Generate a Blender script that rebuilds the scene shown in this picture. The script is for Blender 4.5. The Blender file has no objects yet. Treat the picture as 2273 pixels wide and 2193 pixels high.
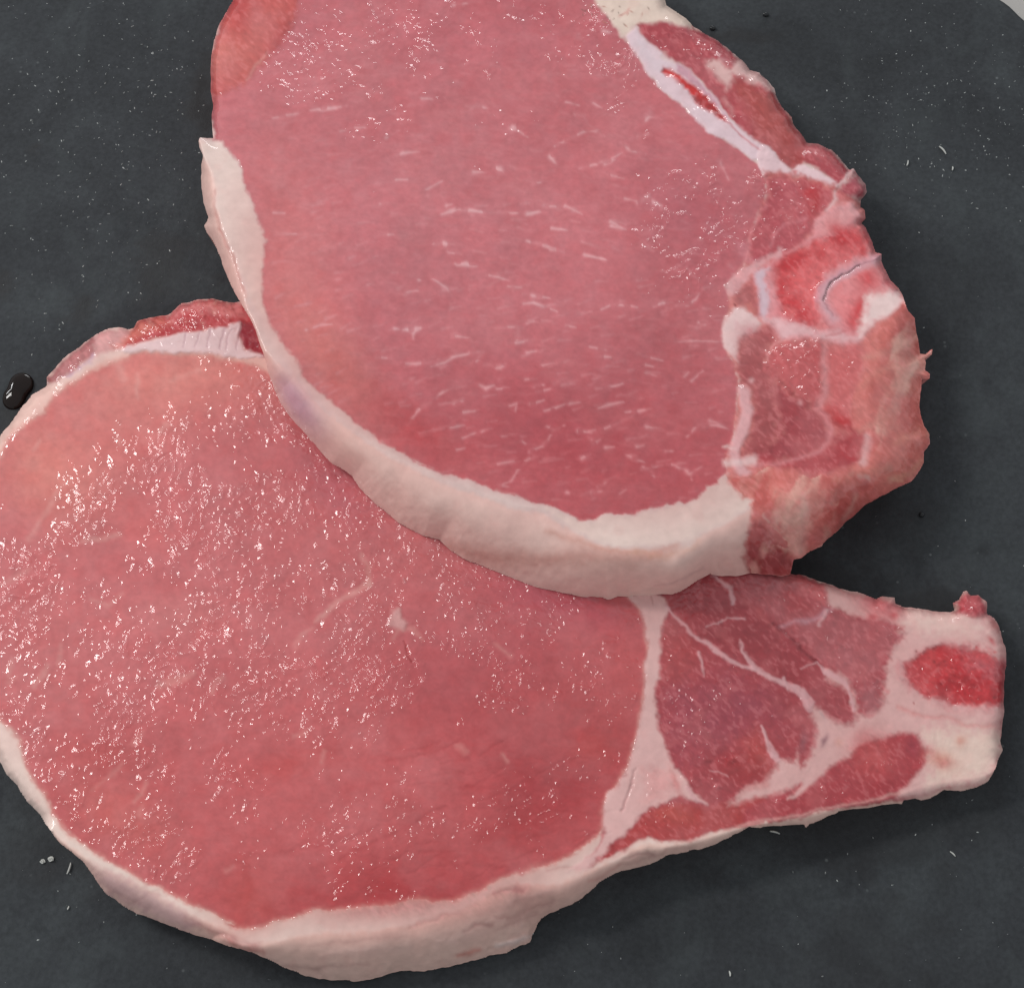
import bpy, math, random
import numpy as np
from math import radians
from mathutils import Vector, Matrix

random.seed(7)
SC = bpy.context.scene
COL = SC.collection

# ------------------------------------------------------------------ camera
W0, H0 = 2273.0, 2193.0                 # the photograph's own pixels, used as tracing units
TILT, HFOV, DIST = radians(22), radians(34), 0.425
cam_d = bpy.data.cameras.new("camera")
cam_d.sensor_fit = 'HORIZONTAL'
cam_d.angle = HFOV
cam_d.clip_start, cam_d.clip_end = 0.01, 20
cam = bpy.data.objects.new("camera", cam_d)
CAMP = np.array([0.0, -DIST*math.sin(TILT), DIST*math.cos(TILT)])
cam.location = CAMP
cam.rotation_euler = (TILT, 0, 0)
COL.objects.link(cam)
SC.camera = cam

# ------------------------------------------------------------------ world + lamps
world = bpy.data.worlds.new("World")
SC.world = world
world.use_nodes = True
bg = world.node_tree.nodes["Background"]
bg.inputs[0].default_value = (0.93, 0.97, 1.0, 1)
bg.inputs[1].default_value = 0.58

def area(name, loc, target, sx, sy, power, col, roll=0.0):
    d = bpy.data.lights.new(name, 'AREA')
    d.shape = 'RECTANGLE'; d.size = sx; d.size_y = sy
    d.energy = power; d.color = col
    o = bpy.data.objects.new(name, d)
    o.location = loc
    zz_ = (Vector(loc)-Vector(target)).normalized(); xx_ = (Vector((1, 0, 0))-zz_*zz_.x).normalized(); yy_ = zz_.cross(xx_)
    o.rotation_euler = Matrix((xx_, yy_, zz_)).transposed().to_euler()
    o.rotation_euler.rotate_axis('Z', roll)
    COL.objects.link(o)
    return o
area("ceiling_strip_lamp", (-0.77, 0.33, 0.88), (0, 0, 0), 0.44, 0.13, 5.4, (1.0, 0.975, 0.95), radians(8))
area("added_left_lamp", (-1.15, 0.78, 0.90), (0, 0, 0), 0.44, 0.14, 5.4, (0.99, 0.99, 1.0))  # added, unseen lamp that shapes the upper chop's shadow and glints
area("added_glint_lamp", (0.18, 2.0, 0.72), (0, 0, 0), 0.80, 0.20, 7.0, (0.99, 0.99, 1.0))  # added, unseen lamp that gives the upper chop's top band its glints

SC.view_settings.view_transform = 'Standard'
SC.view_settings.look = 'None'
SC.view_settings.gamma = 1
SC.view_settings.exposure = 0.0

# ------------------------------------------------------------------ tracing helpers
FR = {'A': (400, 0, 3.1517), 'B': (1000, 0, 3.1517), 'C': (1500, 0, 3.1517), 'D': (1500, 500, 3.1517),
      'E': (1500, 900, 3.1517), 'G': (1673, 1200, 3.1517), 'H': (1200, 1200, 3.1517),
      'I': (1100, 1600, 3.188), 'J': (500, 1600, 3.188), 'K': (0, 1500, 3.1517), 'L': (0, 600, 3.1517),
      'M': (0, 1000, 3.1517), 'N': (400, 600, 3.1517), 'O': (800, 900, 2.8), 'P': (900, 500, 3.1517),
      'Q': (600, 200, 3.1517), 'R': (600, 1200, 3.1517), 'F': (0, 0, 0.8623), 'S': (0, 0, 1.0)}

def T(s):
    """'A 10,20 30,40 B 5,6' -> points; a letter switches the tracing sheet"""
    fr = FR['S']; out = []
    for t in s.split():
        if t in FR: fr = FR[t]
        else:
            x, y = t.split(',')
            out.append((fr[0]+float(x)/fr[2], fr[1]+float(y)/fr[2]))
    return np.array(out)

def unproject(u, v, z):
    k = 2*math.tan(HFOV/2)
    x = (u/W0-0.5)*k
    y = (0.5-v/H0)*(H0/W0)*k
    c, s = math.cos(TILT), math.sin(TILT)
    dx, dy, dz = x, y*c+s, y*s-c
    t = (z-CAMP[2])/dz
    return CAMP[0]+dx*t, CAMP[1]+dy*t, z

def lin(c):
    c = np.asarray(c, dtype=np.float32)/255.0
    return np.where(c <= 0.04045, c/12.92, ((c+0.055)/1.055)**2.4)

def sstep(a, b, x):
    t = np.clip((x-a)/(b-a), 0, 1)
    return t*t*(3-2*t)

_lat = np.random.RandomState(11).rand(8, 256, 256).astype(np.float32)
def vnoise(u, v, wl, k=0):
    x = u/wl+37.3*k; y = v/wl+91.7*k
    xi = np.floor(x).astype(np.int64); yi = np.floor(y).astype(np.int64)
    fx = x-xi; fy = y-yi
    fx = fx*fx*fx*(fx*(6*fx-15)+10); fy = fy*fy*fy*(fy*(6*fy-15)+10)
    L = _lat[k % 8]
    a = L[xi & 255, yi & 255]; b = L[(xi+1) & 255, yi & 255]
    c = L[xi & 255, (yi+1) & 255]; d = L[(xi+1) & 255, (yi+1) & 255]
    return ((a*(1-fx)+b*fx)*(1-fy)+(c*(1-fx)+d*fx)*fy)*2-1

def fbm(u, v, wl, k=0, o=3):
    r = 0; a = 1; tot = 0
    for i in range(o):
        r = r+a*vnoise(u, v, wl/(2**i), k+i); tot += a; a *= 0.5
    return r/tot

def dist_lines(u, v, pts, closed, wid=None):
    """distance to a polyline (minus its half width when given), and the inside test for a closed one"""
    n = len(pts)
    d2 = np.full(u.shape, 1e12, np.float32); ins = np.zeros(u.shape, bool)
    for i in range(n if closed else n-1):
        x0, y0 = pts[i]; x1, y1 = pts[(i+1) % n]
        ex, ey = x1-x0, y1-y0
        L = ex*ex+ey*ey+1e-9
        t = np.clip(((u-x0)*ex+(v-y0)*ey)/L, 0, 1)
        dx = u-x0-t*ex; dy = v-y0-t*ey
        if wid is None:
            np.minimum(d2, dx*dx+dy*dy, out=d2)
        else:
            w = wid[i]*(1-t)+wid[i+1]*t
            dd = np.sqrt(dx*dx+dy*dy)-w*0.5
            np.minimum(d2, dd, out=d2)
        if closed:
            c = ((y0 > v) != (y1 > v))
            if abs(ey) > 1e-9:
                ins ^= c & (u < x0+(v-y0)*ex/ey)
    if wid is not None: return d2, None
    return np.sqrt(d2), ins

class Sheet:
    """a fine grid over one chop; colours, relief and height are laid on it shape by shape"""
    def __init__(s, u0, u1, v0, v1, g, base, silh, warp=1.6):
        s.g = g
        us = np.arange(u0, u1, g, dtype=np.float32); vs = np.arange(v0, v1, g, dtype=np.float32)
        s.u, s.v = np.meshgrid(us, vs)
        s.nv, s.nu = s.u.shape
        wu = s.u+warp*fbm(s.u, s.v, 16, 0, 2); wv = s.v+warp*fbm(s.u, s.v, 16, 3, 2)
        d, ins = dist_lines(wu, wv, T(silh), True)
        s.sd = np.where(ins, d, -d)
        s.wu = s.u+5.0*fbm(s.u, s.v, 40, 1, 3)+2.6*fbm(s.u, s.v, 13, 4, 2); s.wv = s.v+5.0*fbm(s.u, s.v, 40, 5, 3)+2.6*fbm(s.u, s.v, 13, 7, 2)
        s.rag = fbm(s.u, s.v, 11, 2, 2)
        s.col = np.empty(s.u.shape+(3,), np.float32); s.col[:] = lin(base)
        s.rel = np.zeros(s.u.shape, np.float32)
        s.dz = np.zeros(s.u.shape, np.float32)
        s.part = np.zeros(s.u.shape, np.int16)
        s.names = []
    def box(s, lo, hi, m):
        g = s.g; u0 = s.u[0, 0]; v0 = s.v[0, 0]
        a = max(0, int((lo[0]-m-u0)/g)); b = min(s.nu, int((hi[0]+m-u0)/g)+2)
        c = max(0, int((lo[1]-m-v0)/g)); d = min(s.nv, int((hi[1]+m-v0)/g)+2)
        return slice(c, max(c, d)), slice(a, max(a, b))
    def _put(s, q, al, col, a, dz, rel):
        al = al*a
        if col is not None:
            s.col[q] += (lin(col)-s.col[q])*al[..., None]
        if dz: s.dz[q] += dz*al
        if rel is not None: s.rel[q] += (rel-s.rel[q])*al
    def P(s, col, pts, f=5, a=1, dz=0, rel=None, w=1, part=None):
        p = T(pts); q = s.box(p.min(0), p.max(0), 3*f+12)
        if s.u[q].size == 0: return
        uu = s.u[q]*(1-w)+s.wu[q]*w; vv = s.v[q]*(1-w)+s.wv[q]*w
        d, ins = dist_lines(uu, vv, p, True)
        sd = np.where(ins, d, -d)
        s._put(q, sstep(-f*1.35, f*1.35, sd+f*.75*s.rag[q]), col, a, dz, rel)
        if part: s.part[q] = np.where(sd > 0, s.pid(part), s.part[q])
    def Ln(s, col, pts, wid, f=3, a=1, dz=0, rel=None, w=1, part=None, brk=0):
        p = T(pts)
        if not isinstance(wid, np.ndarray): wid = np.atleast_1d(np.array(wid, float))/3.15   # lists are in sheet units
        wd = np.interp(np.linspace(0, 1, len(p)), np.linspace(0, 1, len(wid)), wid) 
        q = s.box(p.min(0), p.max(0), wd.max()+3*f+12)
        if s.u[q].size == 0: return
        uu = s.u[q]*(1-w)+s.wu[q]*w; vv = s.v[q]*(1-w)+s.wv[q]*w
        d, _ = dist_lines(uu, vv, p, False, wd)
        al = sstep(f*1.1, -f*1.1, d-f*.2*s.rag[q])
        if brk: al = al*(1-brk*sstep(.15, -.25, vnoise(s.u[q]+50, s.v[q], 15 if brk > .6 else 48, 6)))
        s._put(q, al, col, a, dz, rel)
        if part: s.part[q] = np.where(d < 0, s.pid(part), s.part[q])
    def B(s, col, pt, rx, ry=None, rot=0, a=1, dz=0, rel=None):
        c = T(pt)[0]; ry = ry or rx; R = max(rx, ry)*1.6
        q = s.box(c-R, c+R, 2)
        if s.u[q].size == 0: return
        du = s.wu[q]-c[0]; dv = s.wv[q]-c[1]
        co, si = math.cos(radians(rot)), math.sin(radians(rot))
        r2 = ((du*co+dv*si)/rx)**2+((-du*si+dv*co)/ry)**2
        s._put(q, np.clip(np.exp(-r2*1.6)-0.015, 0, 1), col, a, dz, rel)
    def pid(s, n):
        if n not in s.names: s.names.append(n)
        return s.names.index(n)

def tag(o, label=None, cat=None, group=None, kind=None):
    if label: o['label'] = label
    if cat: o['category'] = cat
    if group: o['group'] = group
    if kind: o['kind'] = kind
    return o

# ------------------------------------------------------------------ materials
def nodes(name):
    m = bpy.data.materials.new(name); m.use_nodes = True
    nt = m.node_tree
    return m, nt, nt.nodes, nt.links, nt.nodes["Principled BSDF"]

def tissue_material(name, rough=0.3, bump=1.0, fat=False, spec=0.5):
    m, nt, N, L, b = nodes(name)
    at = N.new('ShaderNodeAttribute'); at.attribute_name = 'tissue'
    rl = N.new('ShaderNodeAttribute'); rl.attribute_name = 'relief'
    tc = N.new('ShaderNodeTexCoord')
    n1 = N.new('ShaderNodeTexNoise'); n1.inputs['Scale'].default_value = 420; n1.inputs['Detail'].default_value = 4
    L.new(tc.outputs['Object'], n1.inputs['Vector'])
    mp = N.new('ShaderNodeMapRange')
    mp.inputs['From Min'].default_value = 0.25; mp.inputs['From Max'].default_value = 0.75
    mp.inputs['To Min'].default_value = 0.93; mp.inputs['To Max'].default_value = 1.07
    L.new(n1.outputs['Fac'], mp.inputs['Value'])
    mul = N.new('ShaderNodeVectorMath'); mul.operation = 'SCALE'
    L.new(at.outputs['Color'], mul.inputs[0]); L.new(mp.outputs[0], mul.inputs['Scale'])
    L.new(mul.outputs[0], b.inputs['Base Color'])
    b.inputs['Roughness'].default_value = rough
    b.inputs['IOR'].default_value = 1.40
    b.inputs['Specular IOR Level'].default_value = spec
    # fine moist relief
    n2 = N.new('ShaderNodeTexNoise'); n2.inputs['Scale'].default_value = 700 if not fat else 260
    n2.inputs['Detail'].default_value = 1; n2.inputs['Roughness'].default_value = 0.5
    n2.inputs['Distortion'].default_value = 0.8
    L.new(tc.outputs['Object'], n2.inputs['Vector'])
    ad = N.new('ShaderNodeMath'); ad.operation = 'MULTIPLY_ADD'
    L.new(rl.outputs['Fac'], ad.inputs[0]); ad.inputs[1].default_value = bump*.55; ad.inputs[2].default_value = 0.05 if not fat else 0.15
    bp = N.new('ShaderNodeBump'); bp.inputs['Distance'].default_value = 0.00045
    L.new(ad.outputs[0], bp.inputs['Strength']); L.new(n2.outputs['Fac'], bp.inputs['Height'])
    wn = N.new('ShaderNodeAttribute'); wn.attribute_name = 'wet_normal'
    L.new(wn.outputs['Vector'], bp.inputs['Normal'])
    L.new(bp.outputs[0], b.inputs['Coat Normal'])
    b.inputs['Coat Weight'].default_value = 0.45 if fat else 1.0
    b.inputs['Coat Roughness'].default_value = 0.10 if fat else 0.035
    b.inputs['Coat IOR'].default_value = 1.44
    return m

M_LEAN = tissue_material('lean_meat', 0.5, 0.9, spec=0.15)
M_FAT = tissue_material('pork_fat', 0.5, 0.5, fat=True, spec=0.3)
M_BONE = tissue_material('sawn_bone', 0.4, 0.7, spec=0.4)
MATS = {'fat': M_FAT, 'bone': M_BONE}

def mat_for(part):
    if 'fat' in part or 'membrane' in part: return M_FAT
    if 'bone' in part or 'cartilage' in part or 'marrow' in part: return M_BONE
    return M_LEAN

# ------------------------------------------------------------------ chop mesh
def build_chop(s, Z, Zs, Zw, base_z, root, nests):
    """split the sheet into parts; every part gets the sheet's own smooth normals and walls down to its underside"""
    g = s.g
    gy, gx = np.gradient(s.sd, g)
    ok = s.sd > -0.75*g
    snap = ok & (s.sd < 0.45*g)
    nrm = gx*gx+gy*gy+1e-6
    u = s.u-np.where(snap, s.sd*gx/nrm, 0); v = s.v-np.where(snap, s.sd*gy/nrm, 0)
    X, Y, ZZ = unproject(u, v, Z)
    co = np.stack([X, Y, ZZ], -1).astype(np.float32)
    cw = np.stack(unproject(u, v, Zw), -1).astype(np.float32)
    tu = np.gradient(cw, axis=1); tv = np.gradient(cw, axis=0)
    nm = np.cross(tv, tu); nm /= np.linalg.norm(nm, axis=-1, keepdims=True)+1e-12
    # light that enters the tissue leaves it spread out, so the crinkles show in the wet film more than in the body colour
    cs = np.stack(unproject(u, v, Zs), -1).astype(np.float32)
    ns = np.cross(np.gradient(cs, axis=0), np.gradient(cs, axis=1)); ns /= np.linalg.norm(ns, axis=-1, keepdims=True)+1e-12
    nb = .78*ns+.22*nm; nb /= np.linalg.norm(nb, axis=-1, keepdims=True)+1e-12
    bz = np.broadcast_to(base_z, Z.shape)
    # the side tucks in underneath: foot of the wall, never outside the plumb line
    BX, BY, _ = unproject(u, v, bz)
    def blur(a, n):
        for ax in (0, 1):
            p = np.cumsum(np.pad(a, [(n+1, n) if k == ax else (0, 0) for k in (0, 1)], mode='edge'), axis=ax)
            a = (p[2*n+1:] - p[:-2*n-1]) if ax == 0 else (p[:, 2*n+1:] - p[:, :-2*n-1])
            a = a/(2*n+1)
        return a
    sx_, sy_ = blur(gx.astype(np.float64), 9), blur(gy.astype(np.float64), 9)
    q_ = np.hypot(sx_, sy_)+1e-6; sx_ /= q_; sy_ /= q_
    inw = (BX-X)*sx_-(BY-Y)*sy_ > 0
    foot = np.stack([np.where(inw, BX, X)+sx_*.0026, np.where(inw, BY, Y)-sy_*.0026, bz], -1).astype(np.float32)
    cell = ok[:-1, :-1] & ok[1:, :-1] & ok[:-1, 1:] & ok[1:, 1:]
    lab = s.part[:-1, :-1]
    nv, nu = s.u.shape
    idx = np.arange(nv*nu).reshape(nv, nu)
    objs = {}
    for pi, pname in enumerate(s.names):
        c = cell & (lab == pi)
        if c.sum() < 6: continue
        i, j = np.nonzero(c)
        q = np.stack([idx[i, j], idx[i+1, j], idx[i+1, j+1], idx[i, j+1]], 1)
        cp = np.pad(c, 1)
        walls = []
        for (di, dj, a, b) in ((-1, 0, 3, 0), (1, 0, 1, 2), (0, -1, 0, 1), (0, 1, 2, 3)):
            e = ~cp[i+1+di, j+1+dj]
            walls.append(np.stack([q[e, a], q[e, b]], 1))
        wl = np.concatenate(walls)
        used, inv = np.unique(q, return_inverse=True)
        q2 = inv.reshape(q.shape)
        wu_, winv = np.unique(wl, return_inverse=True)
        wi = winv.reshape(wl.shape)
        n0 = len(used); n1 = len(wu_)
        top = co.reshape(-1, 3)[used]
        wt = co.reshape(-1, 3)[wu_].copy(); wt[:, 2] -= 0.00002
        wb = foot.reshape(-1, 3)[wu_].copy(); wb[:, 2] = np.minimum(wb[:, 2], wt[:, 2]-0.0003)
        vs = np.concatenate([top, wt, wb])
        wf = np.stack([wi[:, 0]+n0, wi[:, 1]+n0, wi[:, 1]+n0+n1, wi[:, 0]+n0+n1], 1)[:, ::-1]
        fs = np.concatenate([q2, wf]).astype(np.int32)
        me = bpy.data.meshes.new(pname)
        me.vertices.add(len(vs)); me.vertices.foreach_set('co', vs.astype(np.float32).ravel())
        me.loops.add(fs.size); me.loops.foreach_set('vertex_index', fs.ravel())
        me.polygons.add(len(fs)); me.polygons.foreach_set('loop_start', np.arange(0, fs.size, 4, dtype=np.int32))
        me.polygons.foreach_set('loop_total', np.full(len(fs), 4, np.int32))
        me.polygons.foreach_set('use_smooth', np.ones(len(fs), bool))
        me.update(calc_edges=True)
        src = np.concatenate([used, wu_, wu_])
        ca = me.attributes.new('tissue', 'FLOAT_COLOR', 'POINT')
        c4 = np.ones((len(vs), 4), np.float32); c4[:, :3] = s.col.reshape(-1, 3)[src]
        ca.data.foreach_set('color', c4.ravel())
        ra = me.attributes.new('relief', 'FLOAT', 'POINT')
        ra.data.foreach_set('value', s.rel.reshape(-1)[src].astype(np.float32))
        cn = np.zeros((len(vs), 3), np.float32); cn[:n0] = nb.reshape(-1, 3)[used]
        wn = me.attributes.new('wet_normal', 'FLOAT_VECTOR', 'POINT')
        wn.data.foreach_set('vector', nm.reshape(-1, 3)[src].astype(np.float32).ravel())
        me.normals_split_custom_set_from_vertices(cn)
        me.materials.append(mat_for(pname))
        o = bpy.data.objects.new(pname, me); COL.objects.link(o)
        objs[pname] = o
    for n, o in objs.items():
        o.parent = objs.get(nests.get(n), root)
    return objs

# ------------------------------------------------------------------ traced outlines
UP_SIL = ("A 470,-330 420,-160 375,0 320,95 270,180 235,290 218,400 213,520 215,640 232,740 220,810 225,900 232,968 190,970 140,962 "
 "128,985 135,1030 160,1085 150,1150 146,1240 155,1350 170,1440 195,1520 185,1550 167,1580 185,1630 230,1690 262,1750 290,1830 "
 "N 312,0 340,70 385,165 425,230 460,290 490,345 520,400 550,490 575,560 600,640 625,740 665,850 700,925 760,1020 820,1080 880,1150 "
 "940,1220 1000,1290 1060,1352 1150,1400 1200,1440 1260,1530 1340,1610 O 240,730 330,780 390,810 490,835 560,900 640,950 740,990 840,1030 "
 "960,1080 1080,1125 1230,1160 1380,1188 1500,1192 1540,1207 1600,1186 1700,1190 H 640,385 760,385 850,372 920,375 1000,345 1080,290 "
 "1190,230 E 247,1180 300,1190 420,1192 520,1172 600,1182 650,1185 740,1195 800,1180 815,1130 825,1080 880,1065 940,1020 1020,985 1035,962 "
 "1100,905 1140,870 1200,805 1270,752 1320,700 1430,640 1560,570 1650,535 1690,480 1735,400 1735,330 1780,270 1775,200 1740,150 "
 "1710,60 D 1705,1261 1710,1180 1725,1080 1775,1075 1780,1040 1740,1010 1750,960 1740,935 1790,905 1795,868 1775,878 1750,905 1710,900 "
 "1700,830 1685,760 1670,650 1620,590 1590,500 1560,440 1500,380 1470,320 1435,250 1440,200 1395,190 1375,120 1350,60 C 1320,1576 "
 "1300,1560 1330,1530 1320,1470 1290,1450 1295,1400 1335,1350 1330,1290 1270,1220 1245,1180 1215,1190 1150,1110 1090,1050 1000,1010 "
 "920,1000 870,930 820,870 810,820 740,750 700,670 690,620 640,560 580,510 520,490 470,430 430,400 370,350 300,290 190,230 120,185 70,130 "
 "0,85 B 1510,40 1500,-10 1440,-120 1150,-260 700,-360 0,-440 A 1200,-450")
UP_RIDGE = ("A 128,975 150,1010 165,1085 220,1180 240,1230 250,1330 260,1450 310,1600 360,1750 N 410,0 430,90 455,180 470,270 510,340 560,470 600,560 "
 "660,620 720,690 800,740 850,810 920,890 1000,980 1100,1060 1190,1130 1280,1190 O 80,250 200,330 300,370 400,432 500,480 600,520 "
 "700,552 820,585 950,635 1080,665 1200,712 1300,765 1400,830 1520,875 1640,890 E 0,1040 60,1000 140,950 230,880 330,840 430,765 520,715 "
 "548,657 700,620 850,560 950,512 1100,470 1230,425 1330,400 1360,300 1330,180 D 1330,1400 1290,1200 1330,1060 1400,900 1480,740 1560,600 1620,570")
UP_SIDE_OUT = ("D 1700,520 1950,800 1950,1500 E 1800,700 1300,1000 905,1100 840,1260 560,1330 H 900,480 500,520 O 1300,1300 960,1200 500,960 200,760 N 1000,1400 700,1050 540,640 380,280 250,0 "
 "A 150,1700 60,1300 60,960")

LO_SIL = ("L 330,800 325,750 370,700 420,640 480,590 560,530 640,470 700,430 760,405 830,400 900,415 940,402 960,360 1040,330 1110,320 "
 "1180,310 1230,270 1262,235 1330,220 1400,205 1500,198 1560,220 1640,230 1700,215 1900,300 F 690,690 860,790 1060,900 1250,990 1400,1050 "
 "E 760,1160 815,1178 900,1190 1000,1230 1100,1260 1180,1290 1290,1310 1400,1355 1440,1335 1530,1345 1535,1390 1580,1405 "
 "1600,1420 1700,1425 G 1040,465 1160,475 1280,500 1370,500 1410,482 1390,440 1440,410 1465,360 1490,352 1520,385 "
 "1570,380 1630,430 1635,510 1680,540 1720,600 1740,680 1765,760 1765,880 1755,940 1750,1050 1745,1130 1755,1200 1735,1310 1725,1400 "
 "1740,1460 1710,1530 1680,1620 1640,1680 1560,1722 1450,1750 1330,1742 1300,1768 1240,1800 1170,1818 1130,1800 1050,1812 1040,1842 980,1838 "
 "900,1850 760,1872 600,1891 F 1550,1577 1544,1585 1538,1577 I 1913,745 1870,760 1800,750 1740,780 1640,830 1560,870 1500,890 1440,905 1400,910 "
 "1300,935 1210,950 1150,985 1090,1015 1000,1040 880,1060 800,1100 740,1140 680,1200 590,1270 500,1310 380,1360 320,1400 290,1450 "
 "265,1505 250,1555 200,1580 130,1610 80,1640 0,1650 J 1840,1670 1750,1695 1650,1720 1540,1745 1400,1770 1250,1765 1150,1790 1050,1825 "
 "950,1843 850,1835 740,1830 600,1810 540,1790 480,1760 410,1740 340,1700 250,1660 150,1620 80,1605 0,1582 K 1560,1872 1450,1832 "
 "1330,1800 1200,1750 1080,1700 960,1660 860,1610 800,1560 730,1510 680,1440 640,1380 580,1300 500,1230 420,1170 380,1120 330,1050 "
 "290,980 240,930 190,880 140,800 100,740 50,690 0,600 S -38,1600 -72,1450 -85,1300 -72,1150 -38,1030 L 0,1165 40,1110 90,1050 "
 "130,990 170,940 230,870 280,840 320,818")
LO_RIDGE = ("K 380,1085 430,1150 560,1250 700,1335 830,1400 1000,1470 1150,1560 1300,1640 1450,1715 1600,1790 1700,1840 J 0,1530 130,1580 280,1580 400,1540 "
 "520,1520 700,1500 900,1492 1100,1480 1240,1440 1400,1420 1500,1390 1650,1330 1800,1260 1913,1200 I 150,1140 300,1160 450,1150 "
 "560,1110 680,1060 800,1000 900,955 1000,900 1080,870 1200,885 1350,858 1500,820 1700,762 1913,718 G 600,1862 900,1805 1050,1760 "
 "1150,1725 1300,1690 1500,1660 1600,1640 1680,1610")
LO_SIDE_OUT = ("G 1760,1680 1700,1990 300,2100 I 900,1500 500,1891 J 1000,2100 300,1850 K 1200,1891 600,1600 250,1130")

LOIN_UP = ("A 470,-330 375,0 300,140 218,400 213,640 225,900 232,972 290,990 340,1040 395,1110 430,1180 455,1280 490,1380 530,1490 575,1590 "
 "590,1700 585,1891 N 580,150 600,290 640,390 690,470 750,560 830,640 860,740 950,840 1080,930 1220,1060 1330,1140 1450,1220 "
 "1600,1300 1760,1380 O 330,345 450,400 560,430 700,475 830,525 960,550 1080,600 1200,635 1290,665 1370,712 1440,710 1520,670 "
 "1620,665 1700,675 1800,640 E 80,675 150,660 200,610 210,570 290,540 330,490 380,460 D 330,1660 380,1600 370,1555 330,1540 "
 "380,1520 410,1420 430,1300 432,1150 425,1050 410,960 360,880 325,820 320,740 345,640 390,570 345,420 420,350 470,290 C 490,1780 500,1640 "
 "540,1550 620,1430 630,1330 620,1250 600,1170 540,1120 440,1030 330,970 230,930 200,880 150,830 0,705 B 1500,640 1440,570 1350,470 "
 "1300,380 1240,300 1190,260 1130,150 1050,50 1010,-10 960,-150 700,-360 0,-440")

LOIN_LO = ("L -120,1450 0,1300 30,1220 130,1100 200,1060 300,980 370,880 420,840 540,780 600,720 720,660 900,600 925,575 1000,565 1150,575 1300,590 "
 "1500,600 1700,640 1830,680 2000,800 F 700,760 1000,960 H 640,400 700,500 740,600 750,740 735,830 720,900 725,1000 710,1130 690,1280 "
 "660,1400 635,1500 620,1570 570,1640 520,1740 470,1780 430,1891 I 770,610 770,720 740,790 680,860 560,930 440,990 330,1020 150,1080 20,1130 "
 "J 1850,1170 1750,1220 1630,1262 1520,1275 1430,1270 1370,1262 1200,1290 1050,1310 850,1325 650,1340 500,1380 350,1410 260,1450 "
 "180,1470 60,1460 0,1440 K 1640,1740 1560,1700 1400,1620 1250,1560 1130,1490 1000,1440 880,1360 760,1290 640,1220 540,1160 460,1090 "
 "400,1010 350,930 310,830 230,750 190,680 160,560 130,440 80,380 0,310 S -25,1550 -52,1420 -58,1270 -40,1130")

# ------------------------------------------------------------------ upper chop
G = 2.4
U = Sheet(425, 2085, -160, 1335, G, (214, 190, 184), UP_SIL, 1.2)
U.pid('fat_rim')
# skin side of the fat
U.P((224, 186, 176), UP_RIDGE+" "+UP_SIDE_OUT, f=5, rel=0.15)
U.B((176, 140, 160), "N 860,970", 90, 40, 55, .75); U.B((186, 150, 172), "N 760,850", 60, 28, 60, .6)
U.Ln((186, 128, 116), "O 560,880 700,920 900,960 1150,960 1400,940 1700,960 1960,900", [60, 120, 100, 120, 60], f=20, a=.6)
U.Ln((190, 130, 112), "O 1150,780 1400,860 1640,915 1800,920 1960,860", [10, 26, 22, 30], f=12, a=.6)
U.Ln((196, 150, 128), "H 650,80 860,110 1060,40 1100,0", [26, 30, 26], f=12, a=.5)
U.Ln((176, 118, 108), "A 240,1330 250,1500 290,1620 330,1700 370,1800 N 410,30 440,150", [8, 16, 26, 22, 8], f=6, a=.7, dz=-.5)
U.Ln((226, 208, 200), "O 0,170 90,240 240,330 400,410 560,470 750,540 950,600 1150,650", [10, 34, 40, 30], f=8, a=.5, dz=.3)
U.Ln((160, 118, 124), "H 1150,190 1000,260 800,330", [4, 7, 4], f=4, a=.4)
U.P((221, 197, 188), "A 150,990 260,990 340,1060 400,1130 440,1280 480,1400 560,1600 580,1750 N 585,100 570,200 600,320 500,240 440,60 A 360,1740 290,1560 250,1400 240,1230 180,1120", f=6, a=.9)
U.P((226, 202, 192), "O 1150,640 1300,690 1420,720 1520,680 1700,680 E 80,680 200,600 300,530 350,480 400,560 480,640 548,657 500,720 420,770 330,830 230,870 120,940 O 1640,880 1520,860 1400,810 1250,720", f=6, a=1)
# lean regions ---------------------------------------------------------------------------
U.P((190, 103, 109), LOIN_UP, f=4, rel=.1, dz=-.15, part='loin_muscle')
for c, p, rx, ry, r, a in [((204, 116, 112), "F 560,520", 150, 330, -10, .5), ((206, 118, 108), "F 640,700", 90, 250, -38, .55),
        ((172, 76, 84), "F 1120,830", 430, 200, 12, .85), ((172, 80, 86), "F 1300,640", 160, 240, 20, .6), ((178, 70, 74), "F 800,830", 190, 60, 32, .7),
        ((196, 112, 118), "F 820,420", 330, 200, 0, .5), ((186, 96, 104), "F 900,60", 460, 90, 0, .5), ((184, 94, 100), "F 1350,480", 150, 120, 0, .5),
        ((170, 76, 84), "B 620,100", 190, 34, 22, .5), ((180, 88, 98), "B 1700,1500", 200, 130, 40, .5)]:
    U.B(c, p, rx, ry, r, a)
# orange red flap at top left
U.P((190, 88, 84), "A 480,-330 375,0 300,140 210,400 213,640 232,740 250,690 330,650 420,590 480,540 540,480 640,350 740,230 800,100 830,0 900,-200", f=9, rel=.06, part='flap_muscle', dz=.25)
U.B((170, 50, 50), "A 420,30", 60, 50, 0, .8); U.B((176, 62, 60), "A 420,190", 50, 36, 0, .7); U.B((172, 66, 64), "A 250,560", 18, 70, 0, .6)
U.B((208, 130, 118), "A 330,400", 60, 60, 0, .45); U.B((172, 66, 66), "A 700,240", 22, 70, 32, .7); U.B((202, 122, 118), "A 560,180", 40, 60, 0, .5)
U.Ln((214, 150, 142), "A 460,560 520,470 600,370", [5, 12, 4], f=5, a=.6)
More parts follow.
